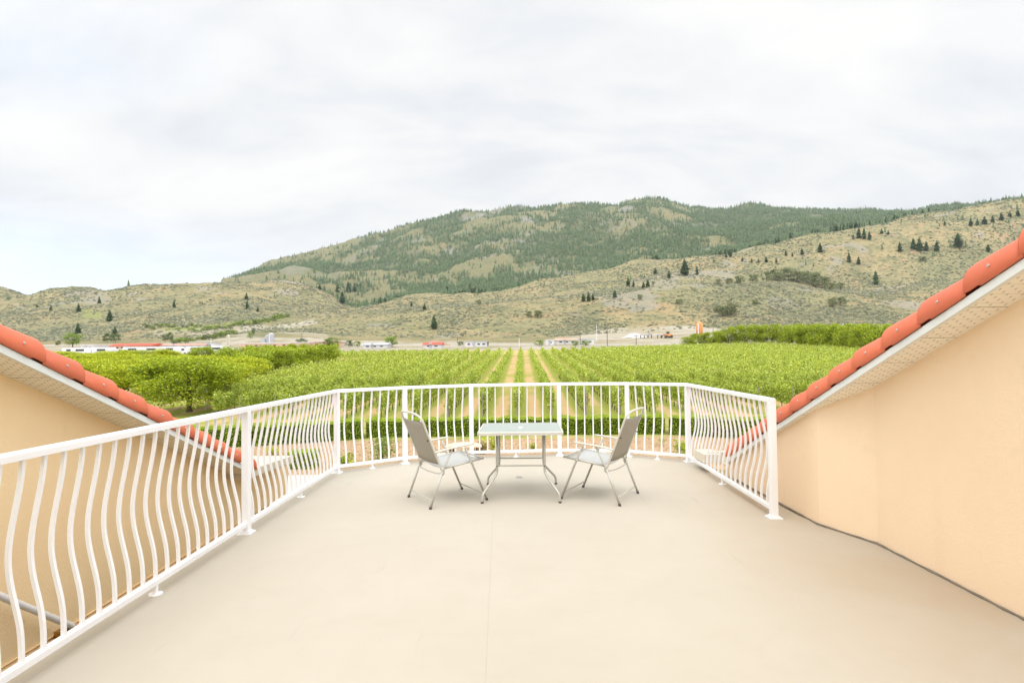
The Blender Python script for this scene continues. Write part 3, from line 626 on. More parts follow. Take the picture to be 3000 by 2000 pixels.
mb = MB(); mb.box((3.9, 7.22, 0.175), (2.9, 0.13, 0.12)); mb.box((2.47, 7.28, 0.17), (0.22, 0.40, 0.11)); mb.box((3.9, 7.15, 0.235), (2.9, 0.012, 0.02)); obj('gutter', mb, M_gutter, wr, bevel=0.004)
mb = MB(); mb.box((3.9, 6.98, 0.10), (2.6, 0.36, 0.02)); obj('eave_soffit', mb, M_gutter, wr)
mb = MB(); mb.box((2.585, 5.9, -0.03), (0.02, 2.1, 0.02)); obj('dark_gap_strip', mb, M_dark, wr)  # dark strip stands in for shade in the gap between floor and wall
# base shadow gap strip: real bead of sealant where the stucco stops short of the floor
mb = MB()
for a, b in (((2.782, -3.0), (2.782, 4.40)), ((2.782, 4.40), (2.602, 4.905)), ((2.602, 4.905), (2.584, 6.7))):
    a = Vector(a + (0,)); b = Vector(b + (0,)); d = b - a; q_ = max(int(d.length / .07), 2); u_ = d.normalized(); n_v = Vector((-u_.y, u_.x, 0))
    P_l = [a + d * (k / q_) + n_v * (0.004 + rnd.uniform(-.003, .004)) + Vector((0, 0, 0.006)) for k in range(q_ + 1)]
    mb.tube(P_l, [0.0075 + rnd.uniform(-.002, .004) for _ in P_l], 6)
obj('sealant_bead', mb, worn('sealant_grey', (0.26, 0.22, 0.17), 0.2, 8, 0.8, 0.2, 0.3), wr)

# wall handrail of the stair below, seen through the balusters
hr = thing('stair_handrail', 'white tubular handrail sloping down along the peach wall behind the left railing', 'handrail', (-3.36, 4.0, 0))
mb = MB(); mb.tube([(0, -1.6, 1.01), (0, -0.244, -0.047), (0, 0.36, -0.52), (0, 0.40, -0.565)], 0.023, 12); obj('rail_tube', mb, M_railw, hr, smooth=True)
mb = MB(); mb.box((-0.04, 0.33, -0.555), (0.09, 0.06, 0.035)); mb.tube([(-0.10, 0.33, -.59), (-0.04, 0.33, -.59), (0, 0.33, -.52)], 0.009, 8); obj('bracket', mb, M_brass, hr)

# ------------------------------------------------------------------ folding chairs
def smooth_path(pts, k=5):
    P = [Vector(p) for p in pts]; out_ = []
    for i in range(len(P) - 1):
        p0, p1, p2, p3 = P[max(i - 1, 0)], P[i], P[i + 1], P[min(i + 2, len(P) - 1)]
        for j in range(k):
            t = j / k; out_.append(0.5 * ((2 * p1) + (p2 - p0) * t + (2 * p0 - 5 * p1 + 4 * p2 - p3) * t * t + (3 * p1 - p0 - 3 * p2 + p3) * t ** 3))
    out_.append(P[-1]); return out_
def make_chair(label):
    """local +X is the way the chair faces, rear feet at x=0, width along Y"""
    t = thing('folding_chair', label, 'chair'); wd = 0.285
    bk = lambda s: (0.132 - 0.2125 * s / 0.53, 0.36 + s)      # point of the back frame s metres of height up
    for sy in (-1, 1):
        y = sy * wd; yi = sy * (wd - 0.022)
        mb = MB(); mb.tube([(0, y, 0.012), (0.128, y, 0.345)], 0.0115, 10); mb.tube([(0.120, y, 0.325), (0.152, y, 0.385), (0.236, y, 0.550)], 0.0092, 10)
        lo = obj('leg', mb, M_frame, t, smooth=True)
        mb = MB(); mb.tube([(-0.003, y, 0), (0.003, y, 0.022)], 0.0145, 10); obj('foot_cap', mb, M_dark, lo)
        mb = MB(); mb.tube([(0.622, y, 0.012), (0.448, y, 0.41), (0.384, y, 0.556)], 0.0115, 10); lo = obj('leg', mb, M_frame, t, smooth=True)
        mb = MB(); mb.tube([(0.626, y, 0), (0.618, y, 0.022)], 0.0145, 10); obj('foot_cap', mb, M_dark, lo)
        mb = MB(); P = smooth_path([(0.045, y * 1.03, 0.541), (0.16, y * 1.03, 0.560), (0.32, y * 1.03, 0.577), (0.482, y * 1.03, 0.592)], 4)
        mb.tube(P, [0.010] + [0.017] * (len(P) - 3) + [0.016, 0.009], 10, flat=0.55, up=(0, 1, 0)); obj('armrest', mb, M_arm, t, smooth=True)
        mb = MB(); mb.tube([(0.150, yi, 0.372), (0.60, yi, 0.428)], 0.0105, 8); obj('seat_rail', mb, M_frame, t, smooth=True)
        mb = MB(); mb.tube([(0.118, y, 0.385), (0.135, y, 0.365), (0.140, y, 0.335), (0.122, y, 0.318)], 0.0165, 8, flat=0.5); 
        obj('hinge', mb, M_frame, t, smooth=True); mb = MB(); mb.tube([(0.441, y - .012, 0.408), (0.441, y + .012, 0.408)], 0.013, 8); obj('pivot_bolt', mb, M_frame, t, smooth=True)
    # back frame: two uprights joined by the rounded handle loop
    pts = [(*bk(0.0), -wd + .02)]; pts = [(bk(s)[0], -(wd - .022), bk(s)[1]) for s in (0, .15, .30, .42, .49)]
    top = [(bk(.528)[0] - .006, -(wd - .045), bk(.528)[1]), (bk(.555)[0] - .016, -(wd - .10), bk(.555)[1]), (bk(.563)[0] - .022, -.09, bk(.563)[1]), (bk(.565)[0] - .024, 0, bk(.565)[1])]
    half = pts + top; full = half + [(x, -y, z) for x, y, z in half[::-1][1:]]
    mb = MB(); mb.tube(smooth_path(full, 5), 0.0108, 10); obj('back_frame', mb, M_arm, t, smooth=True)
    # sling: slightly hollow fabric between the uprights
    def sling(name, rows_, m):
        vs = []; nx = 9
        for (x, z, sag, yw, nx_, nz_) in rows_:
            for j in range(nx):
                q = -1 + 2 * j / (nx - 1); s_ = sag * (1 - q * q); vs.append((x + nx_ * s_, q * yw, z + nz_ * s_))
        fs = [(i * nx + j, i * nx + j + 1, (i + 1) * nx + j + 1, (i + 1) * nx + j) for i in range(len(rows_) - 1) for j in range(nx - 1)]
        mb = MB(); mb.add(vs, fs); o = obj(name, mb, m, t, smooth=True); s_ = o.modifiers.new('solid', 'SOLIDIFY'); s_.thickness = 0.004; s_.offset = 0; return o
    sling('backrest', [(bk(s)[0], bk(s)[1], -0.018, wd - .022, 0.93, 0.37) for s in (.055, .12, .20, .28, .36, .44, .485)], M_sling)
    sling('seat', [(x, 0.375 + (x - .16) * .125, -0.020, wd - .024, 0, 1) for x in (.165, .25, .34, .43, .52, .59)], M_seat)
    mb = MB(); mb.tube([(0.60, -wd + .022, 0.428), (0.60, wd - .022, 0.428)], 0.0095, 8); obj('front_bar', mb, M_frame, t, smooth=True)
    mb = MB(); mb.tube(smooth_path([(0.135, -wd, 0.34), (0.10, -wd * .8, 0.325), (0.085, 0, 0.320), (0.10, wd * .8, 0.325), (0.135, wd, 0.34)], 4), 0.006, 8); obj('rear_bar', mb, M_frame, t, smooth=True)
    mb = MB(); mb.tube([(0.026, -wd, 0.075), (0.026, wd, 0.075)], 0.005, 8); obj('stretcher', mb, M_arm, t, smooth=True)
    mb = MB(); mb.tube([(0.596, -wd, 0.072), (0.596, wd, 0.072)], 0.006, 8); obj('stretcher', mb, M_frame, t, smooth=True)
    mb = MB()
    for q in (-.16, .16): mb.tube([(bk(.30)[0] - .014, q * 1.6, bk(.30)[1]), (bk(.30)[0] - .030, q * 1.6, bk(.30)[1] - .006)], 0.007, 8)
    obj('latch', mb, M_dark, t)
    return t
ch1 = make_chair('taupe sling folding chair left of the glass table, facing right')
ch1.location = (-0.958, 5.800, 0); ch1.rotation_euler = (0, 0, math.atan2(.338, .551)); ch1['group'] = 'folding chairs at the glass table'
ch2 = copy_tree(ch1); ch2['label'] = 'taupe sling folding chair right of the glass table, facing left'
ch2.location = (1.171, 5.834, 0); ch2.rotation_euler = (0, 0, math.atan2(.306, -.530))

# ------------------------------------------------------------------ glass table
tb_ = thing('patio_table', 'rectangular frosted glass table with beige metal frame between the two chairs', 'table', (0.082, 6.16, 0), R(-1.6))
hx, hy, rr, tz = 0.438, 0.408, 0.06, 0.706
def rrect(hx, hy, r, n=6):
    P = []
    for cx_, cy_, a0 in ((hx - r, hy - r, 0), (-hx + r, hy - r, 90), (-hx + r, -hy + r, 180), (hx - r, -hy + r, 270)):
        for k in range(n + 1): a = R(a0 + 90 * k / n); P.append((cx_ + r * math.cos(a), cy_ + r * math.sin(a)))
    return P
outer = rrect(hx, hy, rr); inner = rrect(hx - .022, hy - .022, rr - .018); n = len(outer)
mb = MB(); lv = [(outer, tz - .034, 1), (outer, tz - .006, 1), (rrect(hx - .006, hy - .006, rr - .005), tz, 1), (inner, tz, 1), (inner, tz - .034, 1)]
vs = [(x, y, z) for P, z, _ in lv for x, y in P]; fs = []
for i in range(len(lv)):
    j = (i + 1) % len(lv)
    for k in range(n): fs.append((i * n + k, i * n + (k + 1) % n, j * n + (k + 1) % n, j * n + k))
mb.add(vs, fs); obj('rim', mb, M_arm, tb_)
mb = MB(); mb.prism(rrect(hx - .024, hy - .024, rr - .02), tz - .010, tz - .004); obj('glass_top', mb, M_glass, tb_)
mb = MB(); mb.tube([(0, 0, tz - .005), (0, 0, tz + .003)], [.024, .021], 24); mb.tube([(0, 0, tz + .003), (0, 0, tz + .0032)], .011, 16); obj('hole_ring', mb, M_white, tb_)
for sx in (-1, 1):
    for sy in (-1, 1):
        lx, ly = sx * .246, sy * .235
        mb = MB(); P = [(lx, ly, tz - .02)] + smooth_path([(lx, ly, .40), (lx, ly, .30), (lx + sx * .012, ly + sy * .02, .25), (lx + sx * .075, ly + sy * .10, .165), (lx + sx * .130, ly + sy * .165, .095), (lx + sx * .143, ly + sy * .180, .045), (lx + sx * .144, ly + sy * .182, .012)], 4)
        mb.tube(P, 0.0125, 10); lo = obj('leg', mb, M_frame, tb_, smooth=True)
        mb = MB(); mb.tube([(lx + sx * .144, ly + sy * .182, 0), (lx + sx * .144, ly + sy * .182, .018)], .015, 10); obj('foot_cap', mb, M_dark, lo)
        mb = MB(); mb.tube([(lx, ly - sy * .012, .335), (lx, ly + sy * .014, .335)], .008, 8); obj('bolt', mb, M_dark, lo)
for sy in (-1, 1):
    mb = MB(); mb.tube(smooth_path([(-.246, sy * .222, .335), (-.21, sy * .215, .335), (0, sy * .213, .335), (.21, sy * .215, .335), (.246, sy * .222, .335)], 3), .0075, 8); obj('stretcher', mb, M_frame, tb_, smooth=True)
for sx in (-1, 1):
    mb = MB(); mb.tube([(sx * .240, -.222, .335), (sx * .240, .222, .335)], .0075, 8); obj('side_stretcher', mb, M_frame, tb_, smooth=True)
mb = MB()
for sx in (-1, 1): mb.box((sx * .246, 0, tz - .03), (.022, .5, .018))
obj('top_brace', mb, M_frame, tb_)

# ------------------------------------------------------------------ garden below
def hedge(pts, w, h, label, seed):
    rs = np.random.RandomState(seed); t = thing('clipped_hedge', label, 'hedge', (0, 0, 0), 0, 'clipped hedge sections in front of the vineyard')
    core = MB(); VV = []
    for a, b in zip(pts[:-1], pts[1:]):
        a = Vector(a + (0,)); b = Vector(b + (0,)); d = b - a; L_ = d.length; ang = math.atan2(d.y, d.x); zg = -3.5
        core.box((a + b) / 2 + Vector((0, 0, zg + (h - .12) / 2)), (L_, w - .2, h - .12), ang)
        n = int(L_ * (h * 330 + w * 360)); u = rs.rand(n) * (L_ + .1) - .05; q = rs.rand(n); side = q < (h * 330 / (h * 330 + w * 360))
        ud = np.array(d.normalized()); nd = np.array([ud[1], -ud[0], 0])       # towards the house
        wav = 0.05 * np.sin(u * 2.1 + seed) + 0.04 * np.sin(u * 5.3) + .05 * (rs.rand(n) - .5)
        off = np.where(side, w / 2 + wav - .04 * rs.rand(n), (rs.rand(n) - .5) * w * 1.02); z = np.where(side, rs.rand(n) * h, h + wav * .9 - 0.03)
        flip = (rs.rand(n) < .12) & side; off = np.where(flip, -off, off)
        VV.append(np.array(a) + ud * u[:, None] + nd * off[:, None] + np.array([0, 0, 1]) * (z + zg)[:, None])
    V_, F_ = leaves(np.vstack(VV), 0.085, rs, up=0.3)
    obj('foliage', npmesh('foliage', V_, F_), M_hedge, t); obj('stems', core, worn('hedge_inside', (0.07, 0.11, 0.015), .2, 6, .95, .05), t)
hedge([(-9.0, 35.6), (-0.5, 35.8), (9.3, 35.6)], 1.5, 1.10, 'long middle section of the clipped green hedge behind the table', 1)
hedge([(-21.0, 31.6), (-15.0, 33.1), (-9.35, 35.3)], 1.5, 1.12, 'left section of the clipped hedge, beyond the narrow gap behind the left railing', 2)
hedge([(9.75, 35.4), (15, 33.0), (20, 31.6)], 1.5, 1.12, 'right section of the clipped hedge, beyond the gap near the right railing corner', 3)

def bush(name, label, cat, loc, r, h, m, n, leaf, seed, spiky=False, group=None):
    rs = np.random.RandomState(seed); t = thing(name, label, cat, loc, 0, group)
    nc = 16; cc = rs.normal(size=(nc, 3)) * [r * .42, r * .42, h * .2] + [0, 0, h * .52]
    P = cc[rs.randint(nc, size=n)] + rs.normal(size=(n, 3)) * [r * .2, r * .2, h * .14]
    if spiky: P = np.stack([rs.normal(size=n) * r * .45, rs.normal(size=n) * r * .45, rs.rand(n) ** .8 * h], 1)
    P[:, 2] = np.clip(P[:, 2], .03, h * 1.05)
    V_, F_ = leaves(P, leaf, rs, up=.1 if spiky else .4); obj('foliage', npmesh('foliage', V_, F_), m, t)
    mb = MB()
    for k in range(6): a = rs.rand() * 6.28; mb.tube([(0, 0, 0), (math.cos(a) * r * .2, math.sin(a) * r * .2, h * .35), (math.cos(a) * r * .4, math.sin(a) * r * .4, h * .7)], [.02, .014, .006], 5)
    obj('stems', mb, M_bark, t); return t
GZ = -3.488
def gxy(u, v, z=-3.5):
    a2 = (u - 1500) / CAM_F; b2 = (1000 - v) / CAM_F
    a = a2 * math.cos(CAM_R) + b2 * math.sin(CAM_R); b = -a2 * math.sin(CAM_R) + b2 * math.cos(CAM_R)
    dy = math.cos(CAM_P) + b * math.sin(CAM_P); dz = -math.sin(CAM_P) + b * math.cos(CAM_P); t = (z - CAM_H) / dz; return (a * t, dy * t, z)
def gl(u, v): x, y, z = gxy(u, v); return (x, y, GZ)
bush('garden_shrub', 'bright green feathery shrub in the mulch, seen between the left middle posts', 'shrub', gl(1122, 1350), .62, 1.1, M_bright, 1500, .085, 21, True)
bush('garden_shrub', 'low dark green shrub in the mulch beside the left corner post', 'shrub', gl(1008, 1368), .5, .65, M_wind, 700, .085, 22)
bush('garden_shrub', 'golden green shrub right of the beige half-round garden table', 'shrub', gl(1443, 1326), .42, .95, M_orch, 900, .075, 23)
bush('bronze_shrub', 'bronze leaved shrub in front of the beige half-round garden table', 'shrub', gl(1408, 1334), .45, .62, M_red, 900, .07, 24)
bush('garden_shrub', 'tiny green tuft in the mulch under the glass table', 'shrub', gl(1562, 1317), .28, .35, M_wind, 260, .07, 25)
bush('garden_shrub', 'green shrub in the mulch left of the right corner post', 'shrub', gl(1993, 1336), .55, .75, M_wind, 900, .08, 26)
bush('garden_shrub', 'small dark plant in the mulch halfway along the right middle panel', 'shrub', gl(1938, 1306), .22, .5, M_wind, 200, .06, 27)
bush('garden_shrub', 'yellow green low plant by the gravel, just past the left roof corner', 'shrub', gl(800, 1332), .5, .45, M_orch, 500, .07, 28)
# small box hedge left
bx = thing('box_shrub', 'low square-clipped box shrub beside the driveway past the left eave', 'shrub', gl(889, 1369))
rs = np.random.RandomState(9); n = 4200; P = rs.rand(n, 3) * [1.15, .9, .72] - [.575, .45, 0]; ax = rs.randint(3, size=n); 
P[ax == 0, 0] = np.sign(P[ax == 0, 0]) * .57; P[ax == 1, 1] = np.sign(P[ax == 1, 1]) * .45; P[ax == 2, 2] = .72; P += rs.normal(size=(n, 3)) * .025
V_, F_ = leaves(P, .07, rs, up=.3); obj('foliage', npmesh('foliage', V_, F_), M_hedge, bx); mb = MB(); mb.box((0, 0, .33), (1.0, .76, .66)); obj('stems', mb, M_vbark, bx)

gt = thing('garden_table', 'beige half-round stone garden table standing in the mulch behind the left chair', 'table', (-2.33, 26.6, GZ))
mb = MB(); P = [(.86 * math.cos(a), 1.25 * math.sin(a)) for a in [math.pi * k / 24 for k in range(25)]]; mb.prism(P, .70, .78)
obj('table_top', mb, worn('sandstone_top', (0.80, 0.62, 0.42), .06, 2, .8, .2, .1), gt, bevel=.01)
for x, y in ((-.62, .12), (-.5, .5), (.62, .12), (.45, .6)):
    mb = MB(); mb.tube([(x, y, 0), (x, y, .70)], [.045, .035], 8); obj('leg', mb, M_vbark, gt)

# ------------------------------------------------------------------ vineyard
tanA = math.tan(AZR)
def vine_pts(rs, n, L_=1.3):
    """leaves along upright shoots that fan from the cordon, with ragged tops and gaps between"""
    k = max(5, n // 26); sy = (rs.rand(k) - .5) * L_; sx = rs.normal(size=k) * .055; ln = rs.uniform(.75, 1.32, k); lean = rs.normal(size=k) * .11; ly = rs.normal(size=k) * .10
    i = rs.randint(k, size=n); f = rs.rand(n) ** .85; w = .062 + .075 * (1 - f)
    z = .74 + f * ln[i] + rs.normal(size=n) * .04; x = sx[i] + lean[i] * f + rs.normal(size=n) * w; y = sy[i] + ly[i] * f + rs.normal(size=n) * w * .8
    lowr = rs.rand(n) < .14; z = np.where(lowr, .55 + rs.rand(n) * .4, z); x = np.where(lowr, rs.normal(size=n) * .16, x)
    return np.stack([x, y, z], 1)
def vine_trunk(rs):
    mb = MB(); x = (rs.rand() - .5) * .1; P = [(0, 0, -.03), (x, .03, .3), (x * .4, -.02, .55), (0, 0, .82)]
    mb.tube(P, [.04, .032, .028, .026], 6); mb.tube([(0, -.62, .86), (0, -.25, .84), (0, 0, .80), (0, .25, .84), (0, .62, .87)], [.012, .018, .024, .018, .012], 5); return mb
vine_lib = []
for k in range(7):
    rs = np.random.RandomState(100 + k); P = vine_pts(rs, 800); V_, F_ = leaves(P, .15, rs, up=.25); fm = npmesh('foliage', V_, F_); fm.materials.append(M_vine)
    tm = vine_trunk(rs).mesh('trunk'); tm.materials.append(M_vbark); vine_lib.append((fm, tm))
ORD = ['first', 'second', 'third', 'fourth', 'fifth', 'sixth', 'seventh', 'eighth', 'ninth', 'tenth', 'eleventh', 'twelfth', 'thirteenth', 'fourteenth', 'fifteenth', 'sixteenth', 'seventeenth', 'eighteenth', 'nineteenth', 'twentieth'] + [w_ for t_, d_ in (('twenty', 'thirtieth'), ('thirty', 'fortieth'), ('forty', 'fiftieth'), ('fifty', 'sixtieth')) for w_ in [t_ + '-' + o_ for o_ in ('first', 'second', 'third', 'fourth', 'fifth', 'sixth', 'seventh', 'eighth', 'ninth')] + [d_]]
def row_name(k): return 'the row behind the table' if k == 0 else 'the %s row %s of the table row' % (ORD[abs(k) - 1], 'right' if k > 0 else 'left')
spots = []
def left_edge(y): return np.interp(y, [42, 50, 60, 78, 108, 109, 112, 165], [-22.0, -24.8, -28, -32.0, -27.8, -27.8, -60, -80])
for k in range(-40, 34):
    c = ROW_OFF + k * ROW
    y = 42.6 + (k % 3) * .12; yend = 140 + min(max(c - 8, 0), 45) * .42
    while y < yend:
        x = c + tanA * y
        if x > left_edge(y) and x < 73 and abs(x) < y * 1.02 + 6 and not (111 < y < 116 and x < -8):
            spots.append((x, y, k))
        y += 1.25
spots = sorted(spots, key=lambda p: p[0] ** 2 + p[1] ** 2)
# in the middle of the picture the rows begin just beyond the hedge; the ones hidden by the wings are left out
vis = [p for p in spots if -0.66 < p[0] / p[1] < 0.62]
ind = vis[:300]; iset = set(ind); rest = [p for p in spots if p not in iset and -.98 < p[0] / p[1] < .98]
inrow = {}
for i, (x, y, k) in enumerate(sorted(ind, key=lambda p: p[1])):
    z = float(zplane(np.array(y))); sc = rnd.uniform(.93, 1.08); inrow[k] = inrow.get(k, 0) + 1
    t = thing('grapevine', 'grapevine %s from the house in %s' % (ORD[inrow[k] - 1], row_name(k)), 'vine', (x, y, z), -AZR + (math.pi if rnd.random() < .5 else 0), 'grapevines at the near end of the rows')
    t.scale = (1, 1, sc); fm, tm = vine_lib[rnd.randrange(7)]
    obj('foliage', fm, None, t); obj('trunk', tm, None, t)
rs = np.random.RandomState(77); Vs = []; Fs = []; b_ = 0
ra = np.array(rest); dist = np.hypot(ra[:, 0], ra[:, 1])
for lo, hi, n, sz in ((0, 62, 260, .17), (62, 85, 150, .20), (85, 115, 95, .24), (115, 999, 65, .28)):
    sel = ra[(dist >= lo) & (dist < hi)]
    if not len(sel): continue
    m = len(sel); P = vine_pts(rs, m * n, 1.3).reshape(m, n, 3); P[:, :, 2] *= rs.uniform(.9, 1.1, (m, 1)) * np.interp(sel[:, 1], [90, 140], [1, .86])[:, None]
    X = sel[:, None, 0] + P[:, :, 0] + P[:, :, 1] * tanA; Y = sel[:, None, 1] + P[:, :, 1]; Z = P[:, :, 2] + zplane(sel[:, 1])[:, None]
    V_, F_ = leaves(np.stack([X, Y, Z], -1).reshape(-1, 3), sz, rs, up=.25); Vs.append(V_); Fs.append(F_ + b_); b_ += len(V_)
vmesh = npmesh('vineyard', np.vstack(Vs), np.vstack(Fs)); vo = obj('vineyard', vmesh, M_vine); tag(vo, 'light green grapevine rows filling the slope beyond the nearest vines', 'vineyard', kind='stuff')
mb = MB()
for x, y, _k in rest:
    if math.hypot(x, y) < 75: z = float(zplane(np.array(y))); mb.tube([(x, y, z - .02), (x + rnd.uniform(-.05, .05), y, z + .45), (x, y, z + .9)], [.035, .03, .022], 4)
to = obj('trunks', mb, M_vbark, vo)
# trellis posts at the row ends
pm_ = MB(); pm_.tube([(0, 0, -.1), (0, 0, 1.95)], .045, 8); pm_ = pm_.mesh('trellis_post'); pm_.materials.append(worn('weathered_post', (.36, .32, .27), .15, 6, .9, .1, .3))
posts = []
for k in range(-12, 14, 1):
    c = ROW_OFF + k * ROW
    for y in (42.2, 58, 74):
        if y > 43 and k % 2: continue
        x = c + tanA * y
        if left_edge(y) + 1 < x and -.66 < x / y < .6: posts.append((x, y))
for x, y in posts:
    o = obj('trellis_post', pm_); o.location = (x, y, float(zplane(np.array(y)))); tag(o, 'grey wooden trellis post standing in a vineyard row', 'post', 'trellis posts in the vineyard rows')
# far row end posts
for k in (-1, 0, 1, 2):
    x = ROW_OFF + k * ROW + tanA * 142; o = obj('trellis_post', pm_); o.location = (x, 142, float(zplane(np.array(142.)))); tag(o, 'dark post closing the far end of a middle vineyard row', 'post', 'posts at the far row ends')

# ------------------------------------------------------------------ broadleaf trees
def broad_lib(seed, nleaf, leaf, nc=34, low=.28):
    """unit tree: height 1, crown radius about .5"""
    rs = np.random.RandomState(seed); ph = rs.rand(nc) * 6.283; rad = .16 + .30 * rs.rand(nc) ** .6; zc = low + .12 + (rs.rand(nc) ** .8) * (.78 - low)
    rad *= np.sqrt(np.clip(1.15 - ((zc - .5) / .55) ** 2, .12, 1)); cc = np.stack([np.cos(ph) * rad, np.sin(ph) * rad, zc], 1)
    sz = .10 + .08 * rs.rand(nc); pick = rs.randint(nc, size=nleaf); d = rs.normal(size=(nleaf, 3)); d /= np.linalg.norm(d, axis=1)[:, None]; rr_ = rs.rand(nleaf) ** .35
    P = cc[pick] + d * (sz[pick] * rr_)[:, None] * [1.3, 1.3, .85]; V_, F_ = leaves(P, leaf, rs, up=.5); fm = npmesh('crown', V_, F_)
    mb = MB(); mb.tube([(0, 0, -.02), (.012, .005, .16), (0, .01, .34), (.01, 0, .6)], [.034, .026, .02, .008], 7)
    for k in range(7):
        q = cc[rs.randint(nc)]; mb.tube([(0.005, 0, .2 + .02 * k), (q[0] * .5, q[1] * .5, .3 + q[2] * .25), tuple(q)], [.016, .011, .005], 5)
    return fm, mb.mesh('trunk')
BL = [broad_lib(300 + k, 13000, .034, low=.10) for k in range(4)]
BIG = [broad_lib(399, 22000, .026, nc=70, low=.07)]
BLs = [broad_lib(320 + k, 1200, .075, low=.04) for k in range(4)]
WB = [broad_lib(340 + k, 6000, .040, low=.06) for k in range(4)]
for lib in (BL, BLs, WB, BIG):
    for f_, t_ in lib: t_.materials.append(M_bark)
_mc = {}
def matmesh(me, m):
    k = (me.name, m.name)
    if k not in _mc: c = me.copy(); c.materials.clear(); c.materials.append(m); _mc[k] = c
    return _mc[k]
def tree(lib, m, x, y, z, h, w, name, label, cat, group=None, var=None):
    fm, tm = lib[var if var is not None else rnd.randrange(len(lib))]
    t = thing(name, label, cat, (x, y, z - .03), rnd.uniform(0, 6.28), group); t.scale = (w, w, h)
    obj('crown', matmesh(fm, m), None, t); obj('trunk', tm, None, t); return t
zp = lambda y: float(zplane(np.array(float(y))))
tree(BIG, M_wind, -26.6, 47.0, zp(47), 4.8, 8.0, 'orchard_tree', 'broad dark green orchard tree with a visible trunk, nearest beside the left roof', 'tree', 'orchard trees left of the vineyard', 0)
k_ = 0
occ = []
for row, (x0, y0, x1, y1, nn_) in enumerate([(-31, 62, -36, 76, 4), (-38.5, 57, -43, 84, 7), (-47, 52, -53, 92, 8), (-56, 58, -64, 100, 9), (-67, 70, -76, 108, 8), (-80, 86, -90, 112, 6), (-36.5, 80, -33.5, 104, 8), (-44, 90, -39, 109, 6), (-58, 108, -46, 113, 4), (-98, 108, -70, 114, 7)]):
    for i in range(nn_):
        f_ = i / max(nn_ - 1, 1); x = x0 + (x1 - x0) * f_ + rnd.uniform(-.5, .5); y = y0 + (y1 - y0) * f_ + rnd.uniform(-.5, .5)
        if row in (6, 7, 8): lab, nm, m_, gp, h_, w_, lib_ = 'bushy green tree %s from the house, %s line of the left tree row' % (ORD[i], ('front', 'second', 'rearmost')[row - 6]), 'row_tree', M_wind, 'dense tree row along the left vineyard edge', rnd.uniform(3.8, 4.3), rnd.uniform(5.0, 6.0), WB
        else: lab, nm, m_, gp, h_, w_, lib_ = 'yellow green orchard tree %s from the house in the %s orchard line' % (ORD[i], ORD[row if row < 6 else row - 3]), 'orchard_tree', M_orch, 'orchard trees left of the vineyard', rnd.uniform(3.2, 3.7) * (1.0 if y < 75 else .90), rnd.uniform(5.6, 7.2), BL
        tree(lib_, m_, x, y, zp(y), h_, w_, nm, lab, 'tree', gp)
# windbreak on the right
wb = [(52 + 2.6 * i, 164 + (i % 2) * 1.5) for i in range(10)] + [(77 + (i % 2) * 1.2 - .18 * i, 162 - 3.4 * i) for i in range(20)] + [(80 + (i % 2), 160 - 5 * i) for i in range(12)]
for i, (x, y) in enumerate(wb):
    h_ = 6.6 if x > 66 else 3.6 + (x - 52) / 14 * 3.0
    tree(WB, M_wind, x + rnd.uniform(-.4, .4), y + rnd.uniform(-.4, .4), zp(y), h_ * rnd.uniform(.94, 1.05), rnd.uniform(5.0, 6.4), 'windbreak_tree', 'dense green tree %s %s of the right windbreak' % ((ORD[i], 'from the left along the far side') if i < 10 else ((ORD[i - 10], 'from the far corner in the inner line') if i < 30 else (ORD[i - 30], 'from the far corner in the outer line'))), 'tree', 'windbreak trees right of the vineyard')

# ------------------------------------------------------------------ conifers
def conifer_lib(seed, whorls=15, br=9):
    rs = np.random.RandomState(seed); Vv = []; Ff = []
    for i in range(whorls):
        f = i / (whorls - 1); z = .10 + .84 * f; L_ = (.19 * (1 - f ** 1.6) ** .8 + .025) * (.65 + .7 * rs.rand())
        for j in range(br):
            if rs.rand() < .26: continue
            a = 6.283 * (j + rs.rand() * .7) / br; l = L_ * (.7 + .6 * rs.rand()); w = l * .42; dz = -.035 - .03 * rs.rand(); d = np.array([math.cos(a), math.sin(a), 0]); n = np.array([-d[1], d[0], 0])
            b = len(Vv); up = .045 * (1 - f) + .02
            Vv += [np.array([0, 0, z + up]), d * l * .6 + n * w + [0, 0, z + dz * .4], d * l + [0, 0, z + dz], d * l * .6 - n * w + [0, 0, z + dz * .4]]; Ff.append((b, b + 1, b + 2, b + 3))
            b = len(Vv); Vv += [np.array([0, 0, z + up]), d * l * .55 + [0, 0, z + .03 * (1 - f) + .01], d * l + [0, 0, z + dz], d * l * .5 + [0, 0, z + dz - .03]]; Ff.append((b, b + 1, b + 2, b + 3))
    b = len(Vv); 
    for j in range(3): a = j * 2.09; Vv += [np.array([0, 0, 1.0]), np.array([.02 * math.cos(a), .02 * math.sin(a), .90]), np.array([.02 * math.cos(a + 1.5), .02 * math.sin(a + 1.5), .86]), np.array([0, 0, .9])]; Ff.append((b, b + 1, b + 2, b + 3)); b += 4
    fm = npmesh('crown', np.array(Vv), np.array(Ff)); fm.materials.append(M_conif)
    mb = MB(); mb.tube([(0, 0, -.03), (0, 0, .5), (0, 0, .95)], [.018, .011, .003], 6); tm = mb.mesh('trunk'); tm.materials.append(M_bark); return fm, tm
CL = [conifer_lib(500 + k) for k in range(6)]
